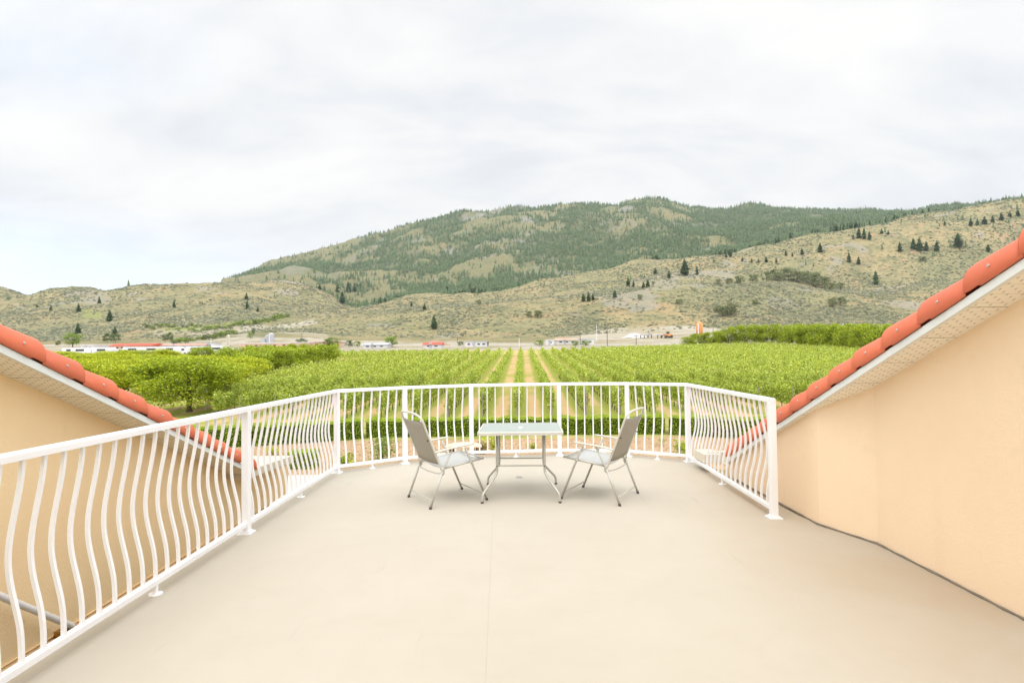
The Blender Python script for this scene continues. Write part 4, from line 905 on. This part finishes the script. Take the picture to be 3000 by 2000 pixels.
explicit = [(252, 738, 34), (179, 767, 34), (117, 714, 18), (85, 707, 12), (228, 697, 22), (400, 707, 24), (465, 700, 10), (568, 710, 26), (592, 716, 16), (786, 698, 38), (775, 672, 30), (800, 672, 32), (815, 670, 26), (827, 668, 22), (997, 756, 42), (975, 712, 20), (945, 704, 16), (1027, 671, 20), (1080, 671, 26), (1092, 672, 20),
 (1340, 693, 26), (1352, 693, 30), (1362, 690, 22), (1412, 684, 24), (1443, 658, 28), (1455, 660, 22), (1478, 662, 20), (1488, 660, 24), (1505, 630, 20), (1573, 633, 48), (1601, 632, 28), (1640, 602, 10), (1677, 590, 24), (1668, 592, 14), (1705, 601, 14), (1726, 603, 12), (1742, 604, 14), (1760, 604, 18), (1783, 604, 16), (1805, 588, 16), (1820, 590, 14), (1842, 586, 20), (1884, 580, 28),
 (1950, 603, 30), (1972, 608, 24), (2012, 655, 42), (1960, 550, 16), (1973, 548, 30), (1985, 550, 34), (1997, 552, 26), (2067, 580, 30), (2098, 575, 34), (2112, 577, 40), (2128, 577, 28), (2152, 578, 30), (2201, 570, 42), (2170, 520, 14), (2040, 540, 14), (2025, 538, 16), (2300, 508, 24), (2230, 520, 26), (2245, 518, 20), (2262, 515, 24), (2280, 512, 22), (2320, 500, 20), (2338, 498, 22)]
cs = []   # x, y, z, h, zone
for (dx, dy, dh) in explicit:
    x, y, z = hit(dx * D, dy * D); cs.append((x, y, z, dh * D / CAM_F * y * .84, 'l' if dx < 720 else ('m' if dx < 1300 else 'r')))
tall = {(1573, 633): 'tallest lone conifer on the right hillside below the ridge', (2201, 570): 'tall conifer on the right ridge just above the roof tiles', (2012, 655): 'single dark conifer in the hollow left of the right roof', (997, 756): 'dark tall conifer low on the middle hillside above the town', (252, 738): 'dark round-topped conifer on the left hill above the red roofed building', (179, 767): 'dark conifer lower left on the sage hill near the left roof'}
zl_ = {'l': ('small dark conifer scattered over the low left hills', 'conifers on the left hills'), 'm': ('dark conifer scattered on the middle slope below the mountain', 'conifers on the middle slope'), 'r': ('dark conifer scattered over the right sage hillside', 'conifers on the right hillside')}
def put_conifer(x, y, z, h, lab, grp):
    fm, tm = CL[rnd.randrange(6)]; t = thing('conifer', lab, 'tree', (x, y, z - .2), rnd.uniform(0, 6.28), grp); w = h * rnd.uniform(.85, 1.25); t.scale = (w, w, h)
    obj('crown', fm, None, t); obj('trunk', tm, None, t)
zc = {'l': 0, 'm': 0, 'r': 0}
for (x, y, z, h, zn), key in sorted(zip(cs, explicit), key=lambda q: q[1][0]):
    k2 = (key[0], key[1]); zc[zn] += 1; put_conifer(x, y, z, h, tall.get(k2, 'dark conifer, %s from the left %s' % (ORD[zc[zn] - 1], {'l': 'on the low left hills', 'm': 'on the middle slope', 'r': 'on the right sage hillside'}[zn])), zl_[zn][1])
# random forest on the mountain and ridges
rs = np.random.RandomState(42); n = 330000
yy = np.exp(rs.uniform(math.log(480), math.log(2700), n)); ss = rs.uniform(-.98, 1.02, n); xx = ss * yy; z_ = zt(xx, yy); uu, vv = upx(xx, yy, z_); du = uu / D; dv = vv / D
nz = fbm(xx, yy, 260, 4) ; nz2 = fbm(xx + 999, yy, 70, 3)
mtn = yy > 1120; dn = forest_density(xx, yy, du)
dn = np.where(~mtn & (yy > 760), np.clip(.0012 + .006 * (nz + nz2 > .35), 0, 1) + np.clip((du - 2000) / 2500, 0, .03) * (yy > 850), dn)
dn = np.where(~mtn & (yy <= 760), .0003, dn)
keep = rs.rand(n) < dn * .5 * np.where(mtn, 1, .35); xx, yy, z_, du, dv = xx[keep], yy[keep], z_[keep], du[keep], dv[keep]
hh = rs.uniform(8, 17, len(xx)) * np.where(yy < 1100, .75, 1.0)
order = np.argsort(-(hh / yy)); xx, yy, z_, hh, du = xx[order], yy[order], z_[order], hh[order], du[order]
# which of them a ridge in front does not hide
def visible(x, y, z):
    t = np.linspace(.12, .985, 60); return np.all(zt(x * t, y * t) < CAM_H + (z - CAM_H) * t + 0.5)
nind = 300 - len(explicit); cnt = 0; used = np.zeros(len(xx), bool)
for i in range(len(xx)):
    if cnt >= nind: break
    if abs(xx[i] / yy[i]) > .93 or not visible(xx[i], yy[i], z_[i] + hh[i] * .7): continue
    used[i] = True; cnt += 1; d_ = du[i]
    put_conifer(xx[i], yy[i], z_[i], hh[i], 'dark conifer at the lower edge of the mountain forest' if yy[i] > 1120 else 'small conifer standing alone on the sage slopes', 'nearest conifers of the mountain forest' if yy[i] > 1120 else 'lone conifers on the sage slopes')
m_ = ~used; xx, yy, z_, hh = xx[m_], yy[m_], z_[m_], hh[m_]; n = len(xx)
# low-detail conifers: three ragged tiers of five sides
tv = []; tf = []
for (zb_, zt_, r_) in ((.06, .55, .20), (.32, .80, .15), (.58, 1.0, .095)):
    b = len(tv); tv.append((0, 0, zt_)); tv += [(r_ * math.cos(a) * (1 if k % 2 else .72), r_ * math.sin(a) * (1 if k % 2 else .72), zb_ + (.05 if k % 2 else 0)) for k, a in enumerate([6.283 * q / 6 for q in range(6)])]
    tf += [(b, b + 1 + k, b + 1 + (k + 1) % 6) for k in range(6)]
tv = np.array(tv); tf = np.array(tf); a = rs.rand(n) * 6.28; ca, sa_ = np.cos(a), np.sin(a); w = hh * rs.uniform(.8, 1.3, n)
X = xx[:, None] + (tv[None, :, 0] * ca[:, None] - tv[None, :, 1] * sa_[:, None]) * w[:, None]; Y = yy[:, None] + (tv[None, :, 0] * sa_[:, None] + tv[None, :, 1] * ca[:, None]) * w[:, None]; Z = z_[:, None] - .4 + tv[None, :, 2] * hh[:, None]
fo = obj('forest', npmesh('forest', np.stack([X, Y, Z], -1).reshape(-1, 3), (tf[None] + (np.arange(n) * len(tv))[:, None, None]).reshape(-1, 3)), M_conif)
tag(fo, 'dark conifer forest covering the far mountain and its gullies', 'forest', kind='stuff')
print('forest', n, 'ind', cnt)
# olive broadleaf trees in the hollows
olive = [(1850, 647, 25), (1868, 657, 34), (1888, 662, 28), (1700, 652, 20), (1730, 650, 22), (1760, 648, 26), (1785, 646, 30), (1812, 645, 32), (1830, 648, 26), (1650, 655, 14), (1675, 653, 16), (1665, 728, 26), (1680, 724, 30), (1650, 718, 16), (1912, 706, 24), (1930, 702, 22), (1500, 655, 10), (1235, 730, 18), (1215, 728, 14), (1470, 690, 14), (1100, 700, 12), (1930, 665, 16), (1560, 700, 14), (1735, 700, 12), (1905, 668, 20), (2120, 600, 12)]
for oi, (dx, dy, dh) in enumerate(sorted(olive)):
    x, y, z = hit(dx * D, dy * D); h_ = dh * D / CAM_F * y
    tree(BLs, M_olive, x, y, z, h_, h_ * rnd.uniform(.9, 1.4), 'olive_tree', 'olive green broadleaf tree, %s from the left in the hollows of the sage hillside' % ORD[oi], 'tree', 'olive green trees in the hillside hollows')
# bright green scrub in the draw on the left
scrub = []
for i in range(26): dx = 440 + i * 8.8; scrub.append((dx, np.interp(dx, [440, 500, 560, 620, 665], [764, 757, 748, 738, 728]) + rnd.uniform(-3, 3), rnd.uniform(7, 13)))
for i in range(22): dx = 400 + i * 6.6; scrub.append((dx, np.interp(dx, [400, 470, 540], [790, 780, 768]) + rnd.uniform(-3, 3), rnd.uniform(7, 14)))
for i in range(14): dx = 330 + i * 10; scrub.append((dx, 752 + rnd.uniform(-5, 5), rnd.uniform(5, 10)))
for dx, dy, dh in scrub:
    x, y, z = hit(dx * D, dy * D); h_ = dh * D / CAM_F * y
    tree(BLs, M_bright if rnd.random() < .6 else M_olive, x, y, z, h_, h_ * rnd.uniform(1.2, 1.8), 'scrub_tree', 'bushy green scrub tree in the draw on the lower left hillside', 'tree', 'scrub trees in the left draw')
# town trees
town_t = [(167, 804, 26, M_bright, 'pointed bright green tree beside the white building, far left', 1.0), (246, 786, 16, M_conif, 'left of two dark round trees behind the red roofed building', .8), (265, 787, 17, M_conif, 'right of two dark round trees behind the red roofed building', .8), (380, 785, 15, M_conif, 'left of the dark tree pair above the pale pink roof', .6), (391, 785, 17, M_conif, 'right of the dark tree pair above the pale pink roof', .6),
 (693, 806, 16, M_conif, 'dark bush at the right end of the long peach building', 1.1), (752, 800, 14, M_conif, 'dark rounded tree at the left edge of the central town trees', .9), (765, 800, 17, M_bright, 'bright round tree beside a dark one, left of the blue grey roof', 1.4), (801, 798, 12, M_conif, 'small dark tree just left of the blue grey roof', 1.1), (820, 797, 11, M_bright, 'small green tree close to the blue grey roof', 1.0), (900, 800, 20, M_bright, 'fresh green round tree right of the blue grey roofed shed', 1.15),
 (1238, 795, 11, M_bright, 'green bush behind the middle vineyard rows', 1.4), (1322, 795, 6, M_bright, 'low green bush at the far vineyard edge, left one', 1.8), (1345, 794, 7, M_bright, 'low green bush at the far vineyard edge, right one', 2.4), (1058, 795, 9, M_conif, 'dark bush beside the left end of the white flat building', 1.0), (1117, 796, 8, M_conif, 'dark bush beside the right end of the white flat building', 1.0), (582, 770, 12, M_conif, 'narrow dark tree above the grey silos', .5), (575, 778, 12, M_bright, 'green bush next to the narrow dark tree above the grey silos', .8), (133, 794, 9, M_conif, 'tiny dark tree left of the pointed bright tree', .9)]
for dx, dy, dh, m_, lab, wf in town_t:
    Yt = 262.0; hor = 1059 - .01253 * dx * D; x = (dx * D - 1500 - 12) / CAM_F * Yt
    x, y, z = gxy(dx * D, dy * D - 0, 0)[0:3] if False else hit(dx * D, min(dy, 797) * D)
    z0 = z; h_ = dh * D / CAM_F * y + (max(dy - 797, 0)) * 0
    tree(BLs, m_, x, y, z, max(h_ * 1.35, 2.4), max(h_ * wf * 1.5, 2.2), 'town_tree', lab, 'tree', 'trees in the town strip')

# sage shrubs: uncountable ground cover over the slopes
rs = np.random.RandomState(8); n = 95000
yy = np.exp(rs.uniform(math.log(400), math.log(1150), n)); ss = rs.uniform(-.97, .99, n); xx = ss * yy
nzz = fbm(xx, yy, 60, 3); uu = 1500 + CAM_F * ss; ahh = np.interp(uu, Ax, Ay)
z_ = zt(xx, yy); _, vv = upx(xx, yy, z_)
keep = (rs.rand(n) < np.clip(.55 + nzz * 1.2, .08, 1)) & (vv < ahh - 2); xx, yy, z_ = xx[keep], yy[keep], z_[keep]; n = len(xx)
oc = np.array([(0, 0, 1)] + [(math.cos(q), math.sin(q), .35 + .2 * (k % 2)) for k, q in enumerate([6.283 * j / 5 for j in range(5)])] + [(.9 * math.cos(q), .9 * math.sin(q), -.3) for q in [6.283 * j / 5 + .6 for j in range(5)]])
of = [(0, 1 + k, 1 + (k + 1) % 5) for k in range(5)] + [(1 + k, 6 + k, 1 + (k + 1) % 5) for k in range(5)] + [(1 + (k + 1) % 5, 6 + k, 6 + (k + 1) % 5) for k in range(5)]
sz = rs.uniform(.5, 1.5, n) ** 1.2 * (1 + (yy - 500) / 1200); jit = rs.uniform(.75, 1.25, (n, len(oc), 3)); Pn = oc[None] * jit * np.stack([sz, sz, sz * .75], 1)[:, None, :] + np.stack([xx, yy, z_], 1)[:, None, :]
so = obj('sagebrush', npmesh('sagebrush', Pn.reshape(-1, 3), (np.array(of)[None] + (np.arange(n) * len(oc))[:, None, None]).reshape(-1, 3)), M_sage)
tag(so, 'grey green sagebrush ground cover over the lower hills', 'sagebrush', kind='stuff')

# ------------------------------------------------------------------ town
M_peach = worn('peach_wall', (.74, .50, .38), .05, .1, .8, .2, .05, 2); M_tw = worn('town_white', (.74, .73, .74), .05, .1, .7, .2, .05, 2); M_win = worn('dark_window', (.05, .055, .06), .1, 1, .2, .5, .02)
M_rroof = worn('red_roof', (.62, .12, .075), .1, .2, .7, .2, .1, 2); M_proof = worn('pink_roof', (.58, .33, .25), .1, .2, .7, .2, .1, 2); M_groof = worn('grey_roof', (.50, .53, .56), .06, .2, .5, .3, .05, 2); M_tan = worn('tan_roof', (.52, .38, .28), .08, .2, .8, .2, .05, 2)
M_silo = worn('grey_metal', (.50, .50, .53), .08, .3, .45, .4, .05, 2); M_orange = worn('orange_paint', (.80, .36, .12), .08, .5, .5, .3, .05, 2); M_pole = worn('pole_wood', (.16, .13, .11), .1, 2, .9, .1, .1); M_dirt = worn('dug_earth', (.42, .30, .22), .15, .2, .95, .05, .5, 1, .3)
def place(u0, u1, vb, Y):
    """ground spot, width in metres for a town object spanning u0..u1 at depth Y"""
    um = (u0 + u1) / 2; x = (um - 1500 - 12 * math.tan(CAM_R) * 0) / CAM_F * Y; return x, Y, float(zt(np.array(x), np.array(Y))), (u1 - u0) / CAM_F * Y
def ztop(u, v, Y): hor = 1059 - .01253 * u; return CAM_H + (hor - v) / CAM_F * Y
def building(u0, u1, vt, Y, wallm, roofm, label, depth=12, roof='gable', wins=5, wall_v=None, doors=1):
    x, y, z, w = place(u0, u1, None, Y); top = ztop((u0 + u1) / 2, vt, Y); h = max(top - z, 2.5); t = thing('building', label, 'building', (x, y, z))
    rh = {'gable': min(h * .38, 2.2), 'flat': .35, 'hip': min(h * .45, 2.5)}[roof]; hw = h - rh
    mb = MB(); mb.box((0, depth / 2, hw / 2 - .5), (w, depth, hw + 1)); obj('wall', mb, wallm, t)
    mb = MB()
    if roof == 'flat': mb.box((0, depth / 2, hw + rh / 2), (w + .4, depth + .4, rh))
    else:
        k = 0 if roof == 'gable' else min(w * .2, depth * .5); e = .5
        mb.add([(-w / 2 - e, -e, hw - .05), (w / 2 + e, -e, hw - .05), (w / 2 + e, depth + e, hw - .05), (-w / 2 - e, depth + e, hw - .05), (-w / 2 - e + k, depth / 2, h), (w / 2 + e - k, depth / 2, h)], [(0, 1, 5, 4), (2, 3, 4, 5), (1, 2, 5), (3, 0, 4), (0, 3, 2, 1)])
    obj('roof', mb, roofm, t)
    for i in range(wins):
        xx_ = -w / 2 + w * (i + .7) / (wins + .4); mb = MB(); mb.box((xx_, -.02, hw * .55), (min(1.3, w / wins * .45), .06, min(1.1, hw * .3))); obj('window', mb, M_win, t)
    for i in range(doors):
        mb = MB(); mb.box((-w / 2 + w * (i + .45) / doors * .9, -.03, 1.1), (1.1, .08, 2.2)); obj('door', mb, M_silo, t)
    return t
building(704, 905, 1003, 255, M_peach, M_tw, 'long flat peach commercial building with small dark windows, beside the grey silos', 18, 'flat', 7)
building(905, 985, 1007, 262, M_peach, M_proof, 'lower peach annex at the right end of the long flat building', 12, 'flat', 2)
building(318, 440, 1005, 262, M_peach, M_rroof, 'building with a long bright red roof and a row of small windows', 12, 'gable', 8)
building(446, 600, 1007, 268, M_tw, M_proof, 'long white building under a pale pink roof', 12, 'gable', 6)
building(236, 275, 1010, 262, M_tw, M_tw, 'small white building right of the pointed bright green tree', 9, 'flat', 2)
building(600, 626, 1009, 270, M_tw, M_groof, 'small white shed between the pink roof and the silos', 7, 'flat', 1)
building(1062, 1132, 1003, 245, M_tw, M_groof, 'white shed with a blue grey metal roof', 12, 'gable', 3)
building(1240, 1292, 1009, 240, M_tw, M_rroof, 'low white building with an orange red canopy roof below the earth mound', 8, 'gable', 2)
building(1363, 1427, 1001, 250, M_tw, M_groof, 'white flat building left of the middle vineyard rows', 10, 'flat', 4)
building(1630, 1690, 989, 270, M_tw, M_tan, 'white walled building with a tan roof right of the middle rows', 12, 'gable', 3)
building(1600, 1624, 1001, 262, M_tw, M_tw, 'very small white hut left of the tan roofed building', 6, 'flat', 1)
building(1700, 1740, 998, 262, M_tw, M_groof, 'small grey white shed right of the tan roofed building', 8, 'flat', 2)
# silo group
x, y, z, w = place(704, 737, None, 262); t = thing('silo_group', 'grey metal silos rising at the left end of the long peach building', 'silo', (x, y + 24, z)); tp = ztop(720, 976, 286)
mb = MB(); mb.tube([(w * .28, 0, 0), (w * .28, 0, tp - z - .8), (w * .28, 0, tp - z)], [1.5, 1.5, .5], 20); obj('silo', mb, M_silo, t); mb = MB(); mb.tube([(-w * .1, .5, 0), (-w * .1, .5, (tp - z) * .82), (-w * .1, .5, (tp - z) * .88)], [1.2, 1.2, .4], 20); obj('silo', mb, M_silo, t)
mb = MB(); mb.box((-w * .42, 0, (tp - z) * .33), (2.0, 3, (tp - z) * .66)); obj('housing', mb, M_groof, t); mb = MB(); mb.box((w * .28 - .2, -1.55, (tp - z) * .5), (.45, .1, (tp - z) * .9)); obj('ladder', mb, M_tw, t)
x, y, z, w = place(663, 674, None, 285); t = thing('storage_tank', 'slim pale cream storage tower left of the grey silos', 'tank', (x, y, z)); hgt = ztop(668, 980, 285) - z; mb = MB(); mb.tube([(0, 0, 0), (0, 0, hgt - .6), (0, 0, hgt)], [.8, .8, .3], 16); obj('tank', mb, M_gutter, t); mb = MB(); mb.box((0, -.85, hgt / 2), (.4, .08, hgt * .9)); obj('ladder', mb, M_silo, t)
x, y, z, w = place(2041, 2059, None, 300); t = thing('orange_silo', 'orange round-topped silo standing behind the left end of the windbreak', 'silo', (x, y, z)); hgt = ztop(2050, 941, 300) - z
mb = MB(); mb.tube([(0, 0, 0), (0, 0, hgt - 1.6), (0, 0, hgt - .8), (0, 0, hgt - .25), (0, 0, hgt)], [1.7, 1.7, 1.45, .9, .15], 24); obj('shell', mb, M_orange, t, smooth=True); mb = MB(); mb.box((-1.1, -1.5, hgt * .45), (.5, .3, hgt * .85)); obj('ladder', mb, M_tw, t)
# earth mounds
def mound(u0, u1, vt, Y, label, m):
    x, y, z, w = place(u0, u1, None, Y); h = ztop((u0 + u1) / 2, vt, Y) - z; P = []; n = 28; F_ = []
    for i in range(9):
        for j in range(n):
            r_ = 1 - i / 8; a = 6.283 * j / n; P.append((x + math.cos(a) * w / 2 * r_ * (1 + .06 * math.sin(3 * a)), y + math.sin(a) * w / 2 * .7 * r_, z - .3 + (h + .3) * (1 - r_ ** 1.6) + .2 * math.sin(a * 5 + i)))
    for i in range(8):
        for j in range(n): F_.append((i * n + j, i * n + (j + 1) % n, (i + 1) * n + (j + 1) % n, (i + 1) * n + j))
    mb = MB(); mb.add(P, F_); o = obj('earth_mound', mb, m, smooth=True); tag(o, label, 'mound')
mound(1232, 1322, 995, 275, 'brown heap of earth behind the building with the red canopy', M_dirt)
mound(1600, 1700, 986, 300, 'tan heap of soil behind the tan roofed building', M_dirt)
mound(1820, 1900, 976, 330, 'pale gravel heap in the gravel yard on the right', M_conc)
# vehicles
def make_car(bm, label, kind='car'):
    t = thing('parked_' + kind, label, kind, group='vehicles parked along the far edge of the orchard')
    prof = {'car': [(-2.2, .3), (-2.2, .85), (-1.5, .95), (-.9, 1.42), (.75, 1.45), (1.35, .98), (2.15, .85), (2.2, .3)], 'van': [(-2.6, .35), (-2.6, 2.1), (1.5, 2.15), (2.0, 1.3), (2.6, 1.1), (2.65, .35)], 'trailer': [(-3.6, .5), (-3.6, 2.6), (-3.3, 2.75), (3.3, 2.75), (3.6, 2.2), (3.6, .5)]}[kind]
    n = len(prof); hw = .9 if kind == 'car' else 1.05; mb = MB(); mb.add([(x, -hw, z) for x, z in prof] + [(x, hw, z) for x, z in prof], [tuple(range(n)), tuple(range(n, 2 * n))[::-1]] + [(i, n + i, n + (i + 1) % n, (i + 1) % n) for i in range(n)]); obj('body', mb, bm, t)
    wz = {'car': (-.85, .7, .98, 1.36), 'van': (.4, 1.45, 1.35, 1.95), 'trailer': (-1.8, 1.2, 1.5, 2.2)}[kind]
    for sy in (-1, 1): mb = MB(); mb.box(((wz[0] + wz[1]) / 2, sy * (hw + .01), (wz[2] + wz[3]) / 2), (wz[1] - wz[0], .04, wz[3] - wz[2])); obj('window', mb, M_win, t)
    L_ = abs(prof[0][0])
    for sx in (-.62, .62):
        for sy in (-1, 1): mb = MB(); mb.tube([(sx * L_, sy * (hw - .18), .34), (sx * L_, sy * (hw + .03), .34)], .34, 14); obj('wheel', mb, M_dark, t)
    return t
M_carw = worn('car_white', (.78, .78, .79), .03, 1, .3, .5, .02); M_card = worn('car_dark', (.07, .075, .085), .1, 1, .25, .5, .02); M_cars = worn('car_silver', (.52, .53, .55), .05, 1, .3, .5, .02)
protos = {('car', 'white'): M_carw, ('car', 'dark'): M_card, ('car', 'silver'): M_cars, ('van', 'white'): M_carw, ('trailer', 'white'): M_carw}
P_ = {}
veh = [(215, 'trailer', 'white'), (243, 'trailer', 'white'), (262, 'car', 'dark'), (283, 'car', 'white'), (305, 'trailer', 'white'), (330, 'car', 'silver'), (352, 'van', 'white'), (372, 'car', 'dark'), (395, 'trailer', 'white'), (425, 'van', 'white'), (450, 'trailer', 'white'), (480, 'car', 'silver'), (505, 'trailer', 'white'), (533, 'van', 'white'), (556, 'car', 'dark'), (580, 'trailer', 'white'), (612, 'car', 'white'), (640, 'trailer', 'white'), (668, 'van', 'white'), (690, 'car', 'white')]
names_ = {}
for i, (u, kd, cl) in enumerate(veh):
    Y = 200 + rnd.uniform(-3, 3); x, y, z, w = place(u, u, None, Y); key = (kd, cl); place_txt = 'below the red roofed building' if 300 < u < 445 else ('below the small white building, far left' if u <= 300 else ('below the pale pink roof' if u < 610 else 'left of the long peach building'))
    lab = '%s %s, %s from the left in the far vehicle row, %s' % (cl, {'car': 'car', 'van': 'van', 'trailer': 'camper'}[kd], ORD[i], place_txt.replace(', far left', '').replace('below', 'under').replace('left of the long', 'by the'))
    if key not in P_: t = make_car(protos[key], lab, kd); P_[key] = t
    else: t = copy_tree(P_[key]); t['label'] = lab
    t.location = (x, y, z + .02); t.rotation_euler = (0, 0, rnd.uniform(-.12, .12))
# wheel loader in the gravel yard
x, y, z = hit(1958, 990); t = thing('wheel_loader', 'orange wheel loader with raised bucket in the gravel yard', 'loader', (x, y, z)); k = 1.0
mb = MB(); mb.box((0, 0, 1.5), (3.6, 2, 1.3)); mb.box((1.4, 0, 1.7), (1.6, 1.6, .9)); obj('body', mb, M_orange, t, bevel=.1); mb = MB(); mb.box((-.2, 0, 2.7), (1.4, 1.5, 1.3)); obj('cab', mb, M_win, t, bevel=.08)
mb = MB(); mb.tube([(-1.2, 0, 1.6), (-2.6, 0, 2.1), (-3.3, 0, 1.2)], .2, 6); obj('lift_arm', mb, M_orange, t); mb = MB(); mb.add([(-3.2, -1.2, .5), (-4.3, -1.2, .4), (-3.4, -1.2, 1.5), (-3.2, 1.2, .5), (-4.3, 1.2, .4), (-3.4, 1.2, 1.5)], [(0, 1, 2), (3, 5, 4), (0, 3, 4, 1), (0, 2, 5, 3)]); obj('bucket', mb, M_dark, t)
for sx in (-1.1, 1.5):
    for sy in (-1, 1): mb = MB(); mb.tube([(sx, sy * .75, .75), (sx, sy * 1.25, .75)], .75, 16); obj('wheel', mb, M_dark, t)
for u, v, lab in ((1893, 990, 'grey flat conveyor unit standing left of the orange loader'), (1943, 990, 'dark grey screening unit next to the orange loader')):
    x, y, z = hit(u, v); t = thing('gravel_screener', lab, 'machine', (x, y, z)); mb = MB(); mb.box((0, 0, 1.6), (7, 1.6, .5), 0, 0); mb.box((2, 0, 2.2), (2, 1.8, .9)); obj('hopper', mb, M_silo, t)
    for sx in (-3, -1, 1, 3): mb = MB(); mb.box((sx, 0, .7), (.2, 1.3, 1.4)); obj('leg', mb, M_dark, t)
# utility poles
for i, (u, vb, vt, Y, lab) in enumerate([(1779, 1005, 957, 240, 'tall dark utility pole rising from the far vineyard edge on the right'), (1748, 985, 951, 300, 'thin pale pole left of the tall dark utility pole'), (1521, 1017, 990, 250, 'slim white flagpole at the far end of the middle rows'), (1340, 1005, 985, 300, 'thin utility pole above the brown earth mound'), (1864, 1002, 980, 245, 'short utility pole at the right vineyard edge'), (1700, 1002, 975, 260, 'utility pole right of the tan roofed building'), (884, 1010, 975, 330, 'utility pole above the peach annex'), (618, 1010, 992, 270, 'light pole at the small white shed left of the silos'), (2090, 975, 945, 380, 'slim utility pole right of the orange silo'), (1900, 990, 968, 330, 'short pole in the gravel yard')]):
    x, y, z, w = place(u, u, None, Y); h_ = ztop(u, vt, Y) - z; t = thing('utility_pole', lab, 'pole', (x, y, z)); mb = MB(); mb.tube([(0, 0, -.3), (0, 0, h_)], [.16, .11], 8); obj('mast', mb, M_white if 'white' in lab or 'pale' in lab else M_pole, t)
    if 'flagpole' not in lab: mb = MB(); mb.box((0, 0, h_ - .6), (2.2, .12, .14)); mb.tube([(-.9, 0, h_ - .5), (-.9, 0, h_ - .3)], .06, 6); mb.tube([(.9, 0, h_ - .5), (.9, 0, h_ - .3)], .06, 6); obj('crossarm', mb, M_pole, t)
# lamp post and white bird box in the garden left of the vines
x, y, z = gxy(603, 1215, -3.2); t = thing('garden_lamp', 'small white lantern on a post among the vines beside the nearest orchard tree', 'lamp', (x, y, -3.25)); mb = MB(); mb.tube([(0, 0, 0), (0, 0, 1.9)], .05, 8); obj('pole', mb, M_gutter, t); mb = MB(); mb.tube([(0, 0, 1.9), (0, 0, 2.1), (0, 0, 2.25)], [.13, .15, .03], 8); obj('lantern', mb, M_white, t)

# ------------------------------------------------------------------ air
mb = MB(); mb.box((0, 1674, 357.4), (10300, 3474, 724)); hz = obj('haze', mb); hz['kind'] = 'stuff'
hm = bpy.data.materials.new('air'); hm.use_nodes = True; t = hm.node_tree; t.nodes.clear(); o = N(t, 'ShaderNodeOutputMaterial'); v = N(t, 'ShaderNodeVolumePrincipled')
v.inputs['Color'].default_value = (0.78, 0.88, 1.0, 1); v.inputs['Density'].default_value = 0.00006; v.inputs['Anisotropy'].default_value = 0.2
L(t, v.outputs[0], o.inputs['Volume']); hz.data.materials.append(hm)
print('terrain top', float(ZG.max()))
